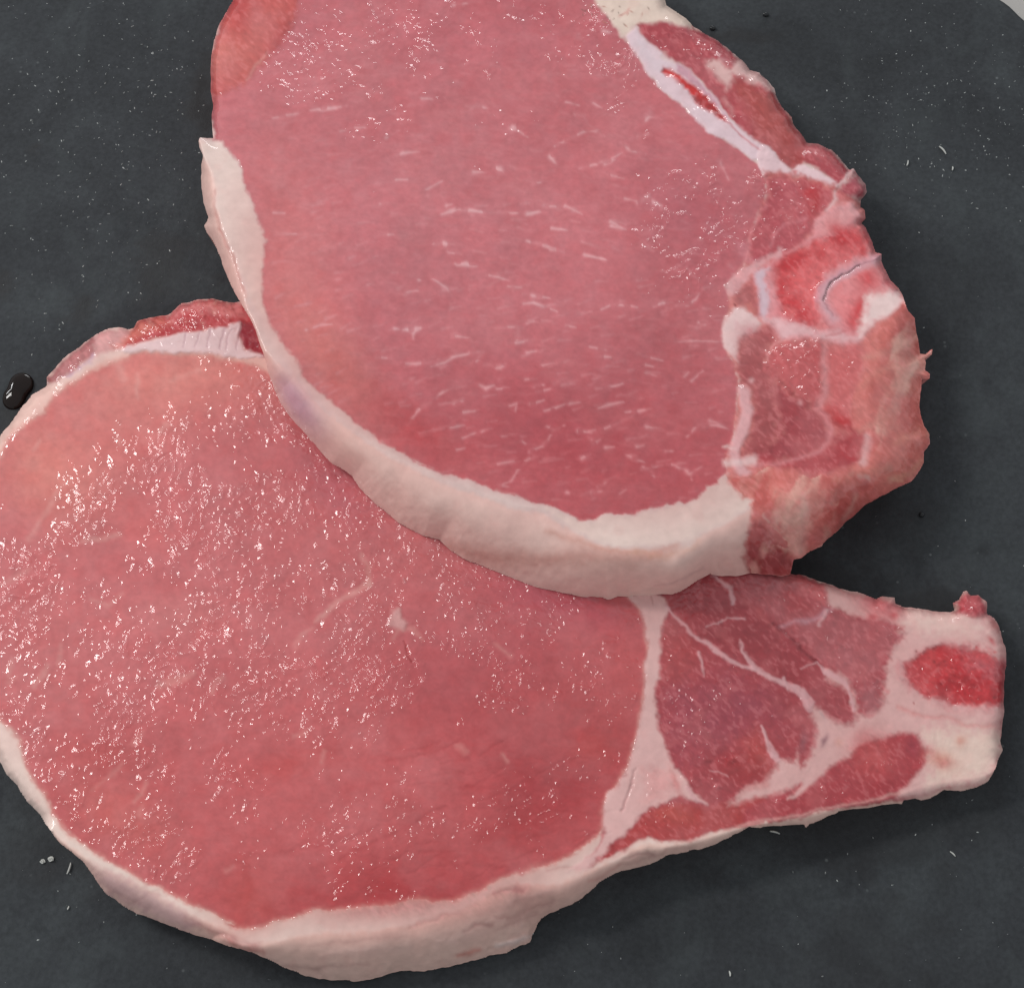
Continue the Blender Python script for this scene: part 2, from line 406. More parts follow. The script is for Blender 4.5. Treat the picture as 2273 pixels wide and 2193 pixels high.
# outer fat at the top right
U.P((222, 198, 184), "B 960,-150 1010,-10 1050,50 1130,150 1190,262 1240,245 1260,190 1310,165 1500,152 1650,180 1760,225 1650,120 1570,70 1530,40 1500,-30 1440,-120 1200,-200", f=5, rel=.35, part='outer_fat')
for i in range(26):
    x = 1290+random.random()*150; y = 0+random.random()*48+(x-1290)*.12
    U.B((118, 88, 78) if i % 3 else (176, 110, 96), "S %f,%f" % (x, y), 3+random.random()*3, 2, random.random()*180, .7)
U.Ln((204, 130, 122), "B 1180,110 1230,90 1240,60", [8, 14, 8], f=5, a=.7)
# rib muscle (dark red wedge)
U.P((170, 68, 76), "B 1290,172 1500,152 1700,195 C 120,180 300,285 430,395 520,490 640,560 700,670 820,870 920,1000 1000,1005 1090,1045 1215,1190 "
    "1190,1260 1140,1300 1000,1180 890,1135 820,1195 740,1130 690,1075 600,1020 500,940 400,850 320,760 280,700 200,590 100,490 0,425 B 1440,340 1350,260", f=5, rel=.55, part='rib_muscle')
U.P((166, 74, 70), "C 420,560 600,620 700,680 750,780 850,920 905,1010 880,1130 820,1190 740,1120 640,1040 560,960 540,860 470,760 400,650", f=16, rel=.12, a=.9, dz=-.3)
U.B((158, 56, 58), "C 850,1060", 32, 44, 0, .7); U.B((176, 86, 92), "C 120,440", 55, 30, 30, .7); U.B((178, 88, 92), "C 1000,1060", 50, 26, 30, .7)
U.P((216, 176, 172), "C 215,432 300,425 380,480 430,425 480,425 525,492 650,570 690,640 590,600 500,570 400,520 385,600 355,630 335,570 290,545 235,490", f=8, a=.9, rel=.4)
U.Ln((206, 150, 148), "C 330,700 390,760 400,790 360,820", [22, 26, 8], f=7, a=.6)
U.Ln((204, 140, 132), "C 740,750 800,830 815,860", [8, 20, 8], f=4, a=.8); U.Ln((190, 112, 112), "C 850,950 920,1000 1010,1010", [10, 14, 6], f=5, a=.7)
U.Ln((202, 140, 144), "C 270,370 340,420 400,440", [6, 10, 6], f=5, a=.6)
# rib bone
U.P((220, 190, 196), "B 1235,245 1290,180 1350,258 1440,335 1500,420 1600,450 1700,530 1790,610 C 120,520 200,595 280,690 320,760 400,850 500,940 600,1020 690,1070 "
    "710,1130 600,1120 540,1120 440,1035 330,975 230,935 190,885 140,830 0,708 B 1500,640 1440,570 1350,470 1300,380 1240,300", f=4, rel=.25, dz=.2, part='rib_bone')
U.P((214, 192, 198), "B 1290,230 1360,290 1450,380 1520,440 1500,520 1420,500 1350,420 1300,330", f=10, a=.8)
U.P((190, 128, 144), "C 0,440 100,500 180,585 260,680 300,740 360,830 300,760 230,690 150,610 60,550 0,505", f=4, a=.75)
U.Ln((196, 90, 96), "C 290,790 360,850 440,930 540,1010 620,1080", [16, 12, 10, 5], f=4, a=.7, dz=-.25)
U.P((196, 36, 36), "B 1495,470 1560,500 1640,570 1760,650 1830,720 1870,775 C 300,790 350,850 300,840 250,800 150,720 60,625 0,555 B 1540,540 1490,500", f=5, rel=.3, dz=-.5, part='bone_marrow')
U.B((140, 14, 18), "B 1790,730", 26, 10, 45, .7); U.B((216, 60, 56), "B 1560,530", 24, 10, 45, .6); U.B((150, 16, 20), "C 260,760", 26, 7, 45, .6)
# junction fat
U.P((224, 190, 194), "C 600,1025 690,1078 740,1130 800,1200 850,1175 900,1160 1000,1190 1090,1250 1140,1298 1120,1345 1050,1312 950,1262 850,1238 700,1232 620,1225 560,1130", f=4, rel=.25, part='seam_fat', dz=.25)
U.Ln((206, 130, 132), "C 640,1235 780,1215 860,1235", [6, 10, 5], f=5, a=.7, dz=-.2)
# pink tissue that fills in between the muscles
U.P((196, 112, 108), "C 620,1190 800,1210 1130,1300 1420,1500 D 1700,500 1850,900 1820,1300 E 1850,300 1700,560 1300,760 950,1060 820,1200 520,1190 500,930 548,657 480,640 400,560 360,470 D 340,1640 400,1500 440,1100 360,880 340,640 400,400 470,290 C 500,1700 630,1350", f=6, part='seam_fat')
# small muscle between loin and vertebra
U.P((178, 78, 86), "C 640,1240 800,1242 950,1272 1090,1342 1100,1400 1040,1470 985,1520 970,1600 880,1730 760,1790 600,1880 500,1830 495,1740 510,1650 560,1520 625,1420 632,1320", f=13, rel=.75, part='inner_muscle')
U.B((160, 24, 30), "C 970,1430", 22, 42, 15, .9); U.B((178, 40, 44), "C 930,1350", 26, 18, 0, .7)
U.Ln((206, 124, 130), "C 910,1530 800,1550 720,1600 680,1650 655,1730", [14, 14, 12, 8], f=6, a=0.72)
U.Ln((200, 116, 122), "C 630,1240 635,1330 630,1430 560,1540 515,1640 500,1760", [10, 7, 7, 12, 14], f=6, a=0.72)
U.P((206, 130, 138), "C 420,1700 480,1680 510,1760 540,1830 500,1860 450,1780", f=10, a=.5)
U.Ln((224, 192, 192), "C 1115,1340 1120,1400 1085,1440 1060,1470", [18, 22, 16], f=6, a=0.81)
U.P((164, 70, 80), "C 1240,1190 1330,1290 1335,1350 1295,1400 1210,1390 1140,1350 1150,1300 1200,1260", f=11, rel=.5, part='inner_muscle')
U.Ln((222, 188, 188), "C 1130,1305 1180,1275 1210,1220 1240,1188", [12, 9, 8], f=4, a=0.81, dz=.2)
# vertebra
U.P((216, 140, 144), "C 1060,1480 1120,1440 1250,1420 1290,1500 1305,1560 D 1350,60 1375,120 1395,190 1440,200 1435,250 1470,320 1500,380 1560,440 1600,540 1540,600 1480,650 1380,690 "
    "1310,790 1290,830 1150,835 1060,812 1000,792 900,792 740,792 640,700 600,640 575,520 545,400 540,330 640,285 720,200 900,120 960,60 980,-30", f=5, rel=.3, part='vertebra_bone', dz=.1)
U.P((224, 160, 160), "C 1050,1500 1140,1450 1250,1440 1280,1530 1180,1600 1080,1640 1010,1650 1010,1570", f=12, a=.8)
U.P((212, 92, 94), "D 1330,30 1370,120 1380,180 1250,232 1120,282 1030,370 985,500 1000,640 1080,720 960,730 880,695 765,620 720,520 690,400 700,290 760,210 900,140 1080,80 1200,30 1280,-10", f=9, rel=.4, part='vertebra_marrow', dz=-.25)
for p, rx, ry, r in [("D 1210,100", 55, 26, 0), ("D 1150,40", 40, 20, 30), ("D 840,240", 50, 26, -20), ("D 760,300", 30, 30, 0), ("D 800,560", 26, 40, 20), ("D 740,430", 16, 40, 0), ("D 870,620", 30, 30, 0), ("D 900,690", 30, 10, 20)]:
    U.B((190, 34, 42), p, rx, ry, r, .85)
U.P((208, 178, 188), "D 545,330 600,300 640,300 620,380 640,480 650,600 625,640 600,620 580,520 560,430", f=6, a=.9, rel=.2)
U.P((222, 176, 178), "D 560,640 700,650 880,705 1000,745 1080,742 1180,765 1290,752 1330,772 1290,828 1150,832 1060,812 1000,792 900,792 740,790 650,700", f=9, a=.85, rel=.4, part='seam_fat')
U.Ln((176, 60, 66), "D 1060,775 1120,765 1180,745", [4, 8, 4], f=5, a=0.54)
U.P((218, 124, 126), "D 1250,320 1380,300 1440,280 1475,330 1560,440 1480,500 1340,560 1310,720 1250,720 1130,650 1075,560 1095,450 1135,380", f=8, rel=.3, dz=-.1)
U.B((204, 46, 52), "D 1345,370", 26, 24, 0, .85); U.B((204, 40, 46), "D 1285,600", 18, 50, 8, .9); U.B((204, 50, 56), "D 1235,680", 24, 30, 0, .7); U.B((190, 70, 80), "D 1480,400", 10, 8, 0, .6)
U.Ln((206, 160, 168), "D 1435,225 1300,280 1200,335 1110,385 1050,450 1025,530 1050,610 1110,655", [50, 60, 50, 56, 50, 44], f=9, a=0.81, rel=.15, part='joint_cartilage')
U.Ln((196, 138, 152), "D 1420,215 1290,262 1190,312 1090,370 1010,440 985,520", [16, 20, 20, 16], f=8, a=0.63)
U.Ln((70, 22, 28), "D 1290,280 1200,328 1110,382 1062,450 1042,520", [1, 4, 7, 9, 4], f=4, a=0.85, dz=-.9)
U.Ln((150, 86, 98), "D 1430,225 1350,258 1280,285", [3, 5], f=4, a=0.72, dz=-.3); U.Ln((150, 90, 100), "D 1042,520 1060,590 1100,640", [5, 3], f=4, a=0.63, dz=-.3)
U.P((232, 204, 200), "D 1320,500 1430,462 1570,450 1602,540 1540,602 1482,652 1382,684 1322,742 1292,780 1300,700 1320,620 1345,560", f=12, a=.95, rel=.12, part='flank_fat')
# big white fat left of vertebra
U.P((224, 188, 186), "D 345,640 400,580 460,570 540,620 600,680 580,720 560,760 480,760 440,790 440,870 432,955 380,885 322,815 322,730", f=6, rel=.35, dz=.12, part='seam_fat')
U.P((214, 158, 160), "D 350,425 430,340 500,285 545,260 640,215 730,160 730,210 640,270 560,320 520,370 460,420 450,470 395,480", f=6, a=.9, rel=.5, part='seam_fat')
U.P((168, 88, 90), "D 420,480 540,390 575,520 590,620 520,560 430,560", f=8, rel=.6, a=.8)
U.B((120, 40, 46), "D 410,560", 4, 4, 0, .9); U.P((206, 150, 156), "D 440,700 570,700 560,790 480,810", f=14, a=.6)
# brownish muscle and neighbours
U.P((162, 74, 76), "D 440,860 560,740 640,690 710,760 690,800 640,870 628,930 660,1000 680,1130 700,1260 720,1350 735,1430 680,1520 600,1600 480,1600 480,1540 530,1400 540,1260 512,1150 450,1120 430,1000", f=12, rel=.12, part='side_muscle')
U.P((160, 62, 68), "D 655,1000 680,1080 780,1170 900,1220 980,1300 1060,1400 1080,1500 1000,1590 850,1640 650,1672 520,1620 640,1560 735,1430 715,1330 695,1180", f=11, rel=.12, part='side_muscle')
U.Ln((186, 96, 98), "D 655,1010 680,1130 700,1260 722,1350 735,1430 690,1500", [5, 10, 10, 6, 4], f=6, a=0.72)
U.B((176, 98, 98), "D 520,800", 34, 40, 0, .6); U.B((140, 46, 52), "D 640,1560", 40, 12, -20, .6); U.B((206, 150, 150), "D 525,1088", 8, 8, 0, .9); U.B((204, 140, 142), "D 875,1230", 9, 9, 0, .8)
U.P((188, 86, 88), "D 700,820 790,800 1000,800 1030,850 1032,1000 1032,1200 970,1260 850,1190 760,1130 680,1050 642,960 642,890", f=12, rel=.6, part='block_muscle', dz=.35)
U.Ln((216, 140, 140), "D 760,790 690,830 640,900 645,950", [14, 12, 8], f=5, a=0.72)
U.P((198, 96, 96), "D 1060,830 1300,835 1330,920 1320,1010 1280,1100 1240,1300 1250,1420 1160,1405 1090,1333 1075,1200 1040,1100 1050,950", f=13, rel=.4, part='block_muscle')
U.B((176, 28, 34), "D 1160,1370", 42, 20, 20, .95); U.B((186, 40, 44), "D 1080,1300", 24, 16, 30, .7); U.Ln((140, 42, 48), "D 640,960 700,1060 860,1190 960,1260 1060,1330 1150,1410 1230,1420", [10, 16, 20, 16, 16, 10, 8], f=6, a=.6)
U.Ln((216, 146, 148), "D 1045,820 1028,950 1045,1100 1040,1200 1010,1270", [24, 30, 34, 40, 50], f=10, a=0.77, rel=.3)
U.P((172, 58, 64), "E 1100,200 1240,170 1340,210 1320,270 1290,380 1230,425 1100,470 950,512 850,462 640,430 580,400 700,395 880,360 1000,310 1080,240", f=13, rel=.25, part='side_muscle')
U.Ln((214, 134, 138), "D 985,1295 1045,1340 1080,1430 1062,1520 1000,1590 850,1640 650,1682 560,1680", [16, 36, 38, 26, 16, 14, 20], f=7, a=0.81, rel=.2, part='seam_fat')
U.Ln((216, 164, 166), "D 465,1150 490,1190 500,1300 480,1400 425,1520 405,1600 440,1690 500,1730", [60, 80, 84, 84, 70, 66, 60], f=6, a=0.85, rel=.2, part='seam_fat', dz=.3)
U.Ln((222, 178, 176), "D 330,1545 400,1560", [14, 24], f=5, a=0.72); U.Ln((224, 190, 188), "D 340,1670 430,1660 540,1640", [40, 50, 70], f=7, a=0.72, rel=.5)
# orange flank of membrane covered muscle
U.P((206, 112, 104), "D 1600,545 1620,592 1680,655 1705,830 1740,900 1795,868 1790,905 1745,940 1780,1040 1775,1080 1725,1080 1705,1270 E 1740,150 1775,200 1780,270 1735,330 1735,400 "
    "1650,535 1430,640 1270,752 1035,962 880,1065 820,1080 780,960 700,880 600,820 545,740 548,657 480,640 400,560 370,490 440,500 560,480 640,430 850,462 950,512 1100,470 1230,425 1330,400 1360,300 1330,180 1250,150 1230,20 D 1280,1100 1330,1000 1340,900 1300,832 1400,700 1490,650", f=7, rel=.22, part='flank_muscle')
for a_, b_, w_, c_ in [("D 1320,930 1480,880 1640,860", "", [20, 30, 8], (208, 146, 132)), ("D 1500,820 1600,950 1720,1010", "", [30, 50, 30], (204, 142, 130)), ("D 1660,960 1640,1060 1610,1170", "", [24, 24, 12], (216, 168, 154)),
        ("D 1300,1120 1450,1010 1600,1000", "", [10, 24, 10], (206, 140, 126)), ("D 1290,1430 1420,1380 1560,1420", "", [10, 20, 20], (206, 146, 130)), ("E 1550,250 1700,160 1760,200", "", [30, 60, 50], (206, 150, 130)), ("E 1500,520 1650,480 1720,380", "", [20, 40, 20], (214, 158, 136)),
        ("E 460,540 700,600 850,560", "", [16, 30, 14], (200, 118, 108)), ("E 1130,520 1300,460 1500,440", "", [20, 40, 30], (202, 126, 112))]:
    U.Ln(c_, a_, w_, f=12, a=.6)
U.B((180, 74, 72), "E 1180,720", 60, 50, -30, .7); U.B((178, 72, 70), "D 1560,760", 60, 26, -50, .6); U.B((198, 112, 104), "D 1400,1200", 60, 60, 0, .5)
U.B((184, 80, 76), "E 640,780", 30, 16, 20, .6); U.B((182, 78, 76), "E 1450,230", 60, 40, 0, .4)
U.Ln((216, 166, 156), "E 905,640 905,740 880,880 850,1000", [50, 74, 80, 120], f=10, a=0.77, rel=.15); U.Ln((212, 154, 144), "E 1120,600 1100,690", [26, 30], f=7, a=0.63)
U.Ln((212, 158, 146), "E 1260,620 1215,740 1175,800", [26, 24, 16], f=7, a=0.63); U.Ln((218, 168, 166), "E 1340,215 1340,300 1318,400", [40, 54, 50], f=7, a=0.77); U.Ln((214, 156, 148), "E 940,600 870,640", [10, 20], f=6, a=0.54)
U.P((216, 168, 160), "E 1280,490 1350,490 1355,530 1290,520", f=5, a=.7); U.Ln((216, 152, 132), "E 1510,525 1580,530", [8, 16], f=4, a=.8)
U.P((150, 44, 44), "E 548,840 600,825 660,960 755,1000 800,1010 815,1100 800,1182 700,1195 540,1182 480,1060 500,930", f=9, rel=.3, part='flank_muscle', dz=-.3)
U.B((126, 34, 36), "E 660,1080", 60, 24, 10, .6); U.B((176, 76, 74), "E 560,860", 16, 12, 0, .8); U.B((190, 96, 94), "E 780,1070", 9, 9, 0, .8)
U.Ln((222, 178, 166), "E 620,760 650,810", [10, 22], f=5, a=0.72); U.Ln((222, 178, 166), "E 700,770 710,800", [10, 18], f=5, a=0.72)

# marbling of the upper loin: traced strokes, then fine ones scattered between
MB = [("P 200,140 260,125 340,135", 17), ("P 300,185 390,205", 9), ("P 350,275 420,270 500,285", 20), ("P 570,350 650,365 720,390", 11), ("P 720,430 810,437", 5), ("P 825,480 900,495 1010,510", 15),
 ("P 825,550 900,545 980,572", 15), ("P 980,572 1060,605", 7), ("P 850,110 930,135 1010,165", 16), ("P 1010,170 1110,190", 8), ("P 1020,25 1130,35", 10), ("P 1440,5 1540,30", 14), ("P 1250,205 1400,242", 7),
 ("P 1370,590 1450,555 1540,560 1620,575", 8), ("P 1740,565 1800,545 1860,545", 12), ("P 720,712 820,720", 7), ("P 785,720 790,780 775,820", 18), ("P 710,828 800,822 900,805", 12), ("P 850,690 900,672", 5),
 ("P 1120,705 1190,715", 9), ("P 850,890 915,882", 9), ("P 950,985 1035,965", 9), ("P 610,1000 660,1000 700,980", 20), ("P 0,730 60,740 120,720", 22), ("P 5,970 80,970 180,960", 18), ("P 180,985 280,960 340,920 440,900", 9),
 ("P 450,890 540,890 500,950 450,965", 12), ("P 460,800 480,860", 6), ("P 520,1120 560,1140 620,1120", 22), ("P 640,1145 720,1140", 7), ("P 840,1080 910,1075", 7), ("P 900,1125 970,1118", 8), ("P 930,1165 1020,1145", 13),
 ("P 1090,1115 1140,1100", 8), ("P 880,1250 970,1225", 12), ("P 975,1300 1060,1275 1120,1250", 11), ("P 1140,1250 1220,1240", 9), ("P 1430,1140 1520,1110", 17), ("P 1480,1195 1560,1185", 7), ("P 1350,1280 1420,1255 1540,1235", 16),
 ("P 1540,1310 1640,1300 1720,1285", 16), ("P 1600,1330 1520,1370 1400,1420 1280,1440", 9), ("P 1210,1440 1300,1450", 16), ("P 1280,1480 1310,1530 1360,1500", 14), ("P 1400,1555 1460,1550", 14), ("P 1235,1630 1290,1600", 20), ("P 1620,1550 1670,1540", 10),
 ("P 1540,1600 1600,1630 1680,1660", 26), ("P 1660,1690 1720,1720 1740,1760", 24), ("P 1730,1700 1830,1670 1890,1680", 8), ("P 1690,1410 1780,1415", 18), ("P 1290,850 1350,865 1400,875", 8), ("P 1370,920 1445,925", 12), ("P 1620,900 1700,925 1800,948", 6),
 ("P 1670,975 1730,990", 8), ("P 1680,1040 1750,1055", 7), ("P 240,1180 330,1140", 7), ("P 180,1240 120,1260 60,1330 20,1400", 20), ("P 260,1170 200,1220", 9), ("P 40,1195 110,1185", 9), ("P 340,1250 400,1230", 9), ("P 400,1310 500,1300", 13),
 ("P 320,1410 410,1400", 22), ("P 400,1490 480,1460 550,1440", 12), ("P 360,1570 415,1560", 10), ("P 570,1375 640,1368", 7), ("P 680,1475 790,1465", 10), ("P 990,1410 1040,1430 1110,1400", 14), ("P 1030,1440 1000,1495", 8), ("P 870,1580 960,1545 1000,1500", 9),
 ("P 870,1590 900,1620 830,1650", 9), ("P 850,1650 780,1720 740,1790 650,1820", 7), ("P 660,1820 720,1830", 12), ("P 590,1680 700,1660 760,1650", 8), ("P 730,1265 780,1250 770,1300", 9), ("P 810,1510 840,1530", 9), ("P 1070,1810 1140,1800", 14), ("P 1130,1870 1180,1880", 12),
 ("P 1310,1870 1380,1860", 14), ("P 1500,1880 1540,1850", 7), ("P 1820,1580 1870,1580", 10), ("P 1350,1830 1400,1800", 8),
 ("Q 20,200 100,180 200,165", 9), ("Q 280,145 380,130 460,125 530,115", 15), ("Q 370,135 460,130", 20), ("Q 490,290 580,265 680,265", 6), ("Q 810,335 900,290", 10), ("Q 870,465 930,440 1040,435", 16), ("Q 870,630 960,628", 13), ("Q 770,795 815,790", 9),
 ("Q 1200,870 1260,850 1290,830", 26), ("Q 1230,810 1270,800", 14), ("Q 1290,850 1420,845 1500,860", 11), ("Q 1540,860 1640,862 1730,862", 9), ("Q 1800,870 1891,855", 15), ("Q 740,1022 800,1012 860,1012", 13), ("Q 1150,1080 1220,1080 1290,1078", 26), ("Q 1250,1135 1330,1145", 10),
 ("Q 1300,1220 1370,1220 1440,1235", 24), ("Q 1400,130 1440,110 1510,140 1530,170", 30), ("Q 1440,265 1520,258", 13), ("Q 1700,270 1760,265", 34), ("Q 1740,290 1800,330", 7), ("Q 1570,540 1600,560 1590,610", 36), ("Q 1420,575 1520,572", 12), ("Q 1060,60 1130,65", 8),
 ("Q 1840,660 1891,650", 14), ("Q 1730,920 1790,935", 9), ("Q 250,1680 350,1645 430,1640", 8), ("Q 930,1680 1000,1670 1060,1660", 22), ("Q 1000,1690 1000,1740", 8), ("Q 870,1670 900,1675", 12), ("Q 1120,1310 1240,1390 1275,1450", 6), ("Q 960,1410 1030,1405", 6), ("Q 1040,1330 1060,1330", 8),
 ("Q 1290,1720 1390,1735", 9), ("Q 1410,1840 1490,1840 1450,1880", 11), ("Q 1270,1870 1380,1850", 7), ("Q 740,1870 850,1880", 9), ("Q 20,860 100,862", 9), ("Q 30,1015 180,1005", 6), ("Q 300,1015 400,1010", 5), ("Q 1090,700 1200,640", 8), ("Q 1100,740 1110,760", 9),
 ("B 870,800 930,810 960,870 1040,930", 12), ("B 730,1025 820,980 900,940 960,915 1030,925 1070,960", 12), ("B 700,1100 740,1160", 30), ("B 900,1180 1000,1155 1100,1130 1200,1070", 11), ("B 1080,1140 1150,1120", 26), ("B 1060,1200 1130,1230 1210,1250", 10), ("B 1190,1000 1250,1050 1360,1080", 20),
 ("B 1310,1420 1380,1400 1480,1440", 32), ("B 1350,1390 1390,1360", 24), ("B 1350,870 1400,800 1390,760", 26), ("B 1320,960 1380,940", 16), ("B 810,720 900,740", 8), ("B 1000,720 1060,760", 12), ("B 1190,500 1180,520", 26), ("B 890,260 930,290", 26), ("B 1070,220 1160,240", 20), ("B 20,40 200,10", 14),
 ("D 0,570 80,555 140,520 165,480", 12), ("D 0,815 140,810 300,815", 6), ("D 240,1400 300,1400 370,1430", 28), ("D 240,1370 290,1380", 18), ("D 80,1480 130,1420 150,1400", 10), ("D 10,1690 80,1720 110,1780", 18), ("D 100,1740 180,1690", 8), ("D 160,680 200,700", 7), ("D 60,1060 90,1030", 7), ("D 110,1090 190,1020", 7),
 ("D 200,1540 260,1530", 8), ("C 300,1120 370,1260", 14), ("B 1220,1390 1300,1410", 10), ("B 0,1480 120,1470 300,1490 460,1490", 11), ("B 540,1500 620,1480", 16), ("B 660,1440 800,1450", 14), ("B 800,1440 920,1500", 8), ("B 1120,1550 1200,1595", 14), ("B 540,1690 640,1710 800,1765", 10), ("B 940,1790 1080,1815", 7), ("B 710,1600 800,1610", 8)]
for p, w in MB:
    n = len(T(p))
    wd = [w*.4]+[w*1.35]+[w*.8]*(n-3)+[0] if n > 2 else [w*1.4, 0]
    U.Ln((218, 154, 158), p, np.array(wd)/3.15*1.1, f=6.5, a=.62, rel=.2, w=.12, brk=.75); U.Ln((226, 176, 178), p, np.array(wd)/3.15*.7, f=3.4, a=.36, w=.12, brk=.95)
rr = random.Random(5)
for i in range(620):
    x = rr.uniform(600, 1640); y = rr.uniform(120, 1110)
    an = radians(-16+ (x-1000)*0.018 + rr.uniform(-14, 14)) if y > 620 else radians((x-1000)*0.05+rr.uniform(-14, 14))
    l = rr.uniform(6, 30)
    U_j = int((x-425)/G); U_i = int((y+160)/G)
    if U.part[U_i, U_j] != U.pid('loin_muscle'): continue
    U.Ln((214, 146, 150), "S %f,%f %f,%f" % (x, y, x+l*math.cos(an), y+l*math.sin(an)), np.array([rr.uniform(1, 7), .2]), f=5, a=rr.uniform(.12, .45) if y > 450 else rr.uniform(.08, .22), w=.2)
# moist relief: strong in a band along the top and by the vertebra
RV = U.rel
wet = sstep(.0, .35, fbm(U.u, U.v, 90, 4, 3)+.55*sstep(230, 120, U.v)-.25*sstep(150, 330, U.v))
mask = (U.part == U.pid('loin_muscle'))
RV += mask*wet*.5*sstep(520, 160, U.v)
RV += mask*sstep(1380, 1560, U.u+.25*(700-U.v))*sstep(760, 560, U.v)*sstep(.45, .6, .5+fbm(U.u, U.v, 60, 6, 2))*.9
del RV

# ------------------------------------------------------------------ lower chop
Lw = Sheet(-95, 2245, 655, 2195, G, (226, 200, 190), LO_SIL, 2.0)
Lw.pid('fat_rim')
Lw.P((222, 184, 172), LO_RIDGE+" "+LO_SIDE_OUT, f=6, rel=.2)
Lw.P((190, 150, 152), "K 640,1320 900,1440 1200,1600 1400,1720 1300,1790 1000,1670 760,1520", f=14, a=.7)
Lw.Ln((150, 100, 100), "K 1300,1680 1500,1790 1700,1860 1800,1891", [10, 26, 26], f=12, a=.7); Lw.Ln((176, 110, 104), "J 0,1540 130,1610 260,1640", [16, 24, 10], f=10, a=.7)
for p, w, a in [("J 1300,1450 1500,1400 1650,1350", 16, .5), ("I 0,1230 120,1190 200,1200", 20, .6), ("I 0,1400 150,1380 260,1330 400,1270", 26, .5), ("I 0,1480 120,1420 300,1370", 22, .5), ("J 400,1730 600,1745 850,1740 1000,1710", 16, .5),
    ("J 600,1600 900,1560 1250,1520", 26, .3), ("J 1700,1500 1780,1450 1880,1440", 22, .6), ("I 920,965 1000,955 1120,940", 14, .8), ("I 880,1010 1000,1000 1200,920 1400,890", 16, .5), ("K 900,1600 1100,1500", 14, .4), ("K 760,1480 900,1560 1050,1640", 14, .4)]:
    Lw.Ln((150, 108, 106), p, [w*.4, w, w*.5], f=9, a=a, dz=-.7*a)
Lw.Ln((206, 130, 116), "J 1640,1660 1720,1640 1800,1610", [20, 30, 16], f=8, a=.7)
Lw.Ln((220, 196, 190), "I 0,1590 100,1580 200,1530 250,1515", [20, 40, 36, 20], f=6, a=.8, dz=.8)
for p, w in [("J 1500,1560 1700,1540 1850,1500", 30), ("I 100,1280 250,1240 380,1200", 26), ("I 150,1500 190,1440", 24), ("J 700,1660 1000,1620 1300,1590", 40)]:
    Lw.Ln((212, 178, 170), p, [w*.4, w, w*.5], f=12, a=.5, dz=.4)
# cream top band
Lw.Ln((222, 200, 190), "K 200,900 420,1110 700,1300 1000,1430 1300,1590 1650,1770 J 120,1540 400,1490 700,1440 1000,1400 1300,1370 1550,1310 1800,1240 1913,1180 I 150,1110 400,1060 600,1000", [22, 26, 30, 44, 60, 70, 60, 40], f=16, a=.5)
Lw.P((222, 198, 186), "L 0,1180 100,1060 180,960 260,880 330,820 420,800 330,900 250,1000 130,1090 30,1200", f=8, a=.6)
# loin
Lw.P((196, 104, 106), LOIN_LO, f=6, rel=.8, dz=-.1, part='loin_muscle')
for c, p, rx, ry, r, a in [((216, 132, 122), "F 330,720", 330, 120, -8, .8), ((212, 130, 118), "F 90,900", 130, 150, -50, .7), ((214, 126, 118), "F 190,860", 260, 150, -35, .45), ((200, 112, 112), "F 100,1250", 190, 260, 0, .5),
        ((184, 88, 96), "F 1000,1200", 260, 160, 10, .6), ((176, 76, 92), "F 1080,1150", 200, 60, 18, .6), ((184, 90, 100), "F 640,930", 150, 70, 45, .6), ((170, 58, 64), "F 1060,1500", 250, 190, -20, .85), ((170, 56, 60), "F 760,1700", 360, 110, -4, .85), ((190, 80, 76), "F 480,1720", 90, 110, 20, .7),  # purple tones along the upper chop put its shadow into the colour
        ((192, 82, 80), "F 560,1460", 160, 40, -10, .5), ((196, 88, 84), "F 1130,1430", 70, 50, 0, .5), ((160, 50, 54), "F 950,1600", 120, 40, -20, .5), ((178, 74, 80), "F 900,1350", 320, 160, 20, .5), ((190, 96, 102), "F 850,1280", 200, 120, 0, .4), ((204, 100, 98), "F 280,1010", 90, 60, 20, .5), ((206, 120, 116), "F 340,1180", 120, 60, 0, .35),
        ((204, 114, 106), "F 230,1560", 150, 80, 30, .5), ((192, 88, 86), "F 200,1450", 150, 50, 10, .5)]:
    Lw.B(c, p, rx, ry, r, a)
Lw.Ln((222, 176, 160), LOIN_LO.replace("L -120,1450", "L 0,1300"), 8, f=12, a=.45)
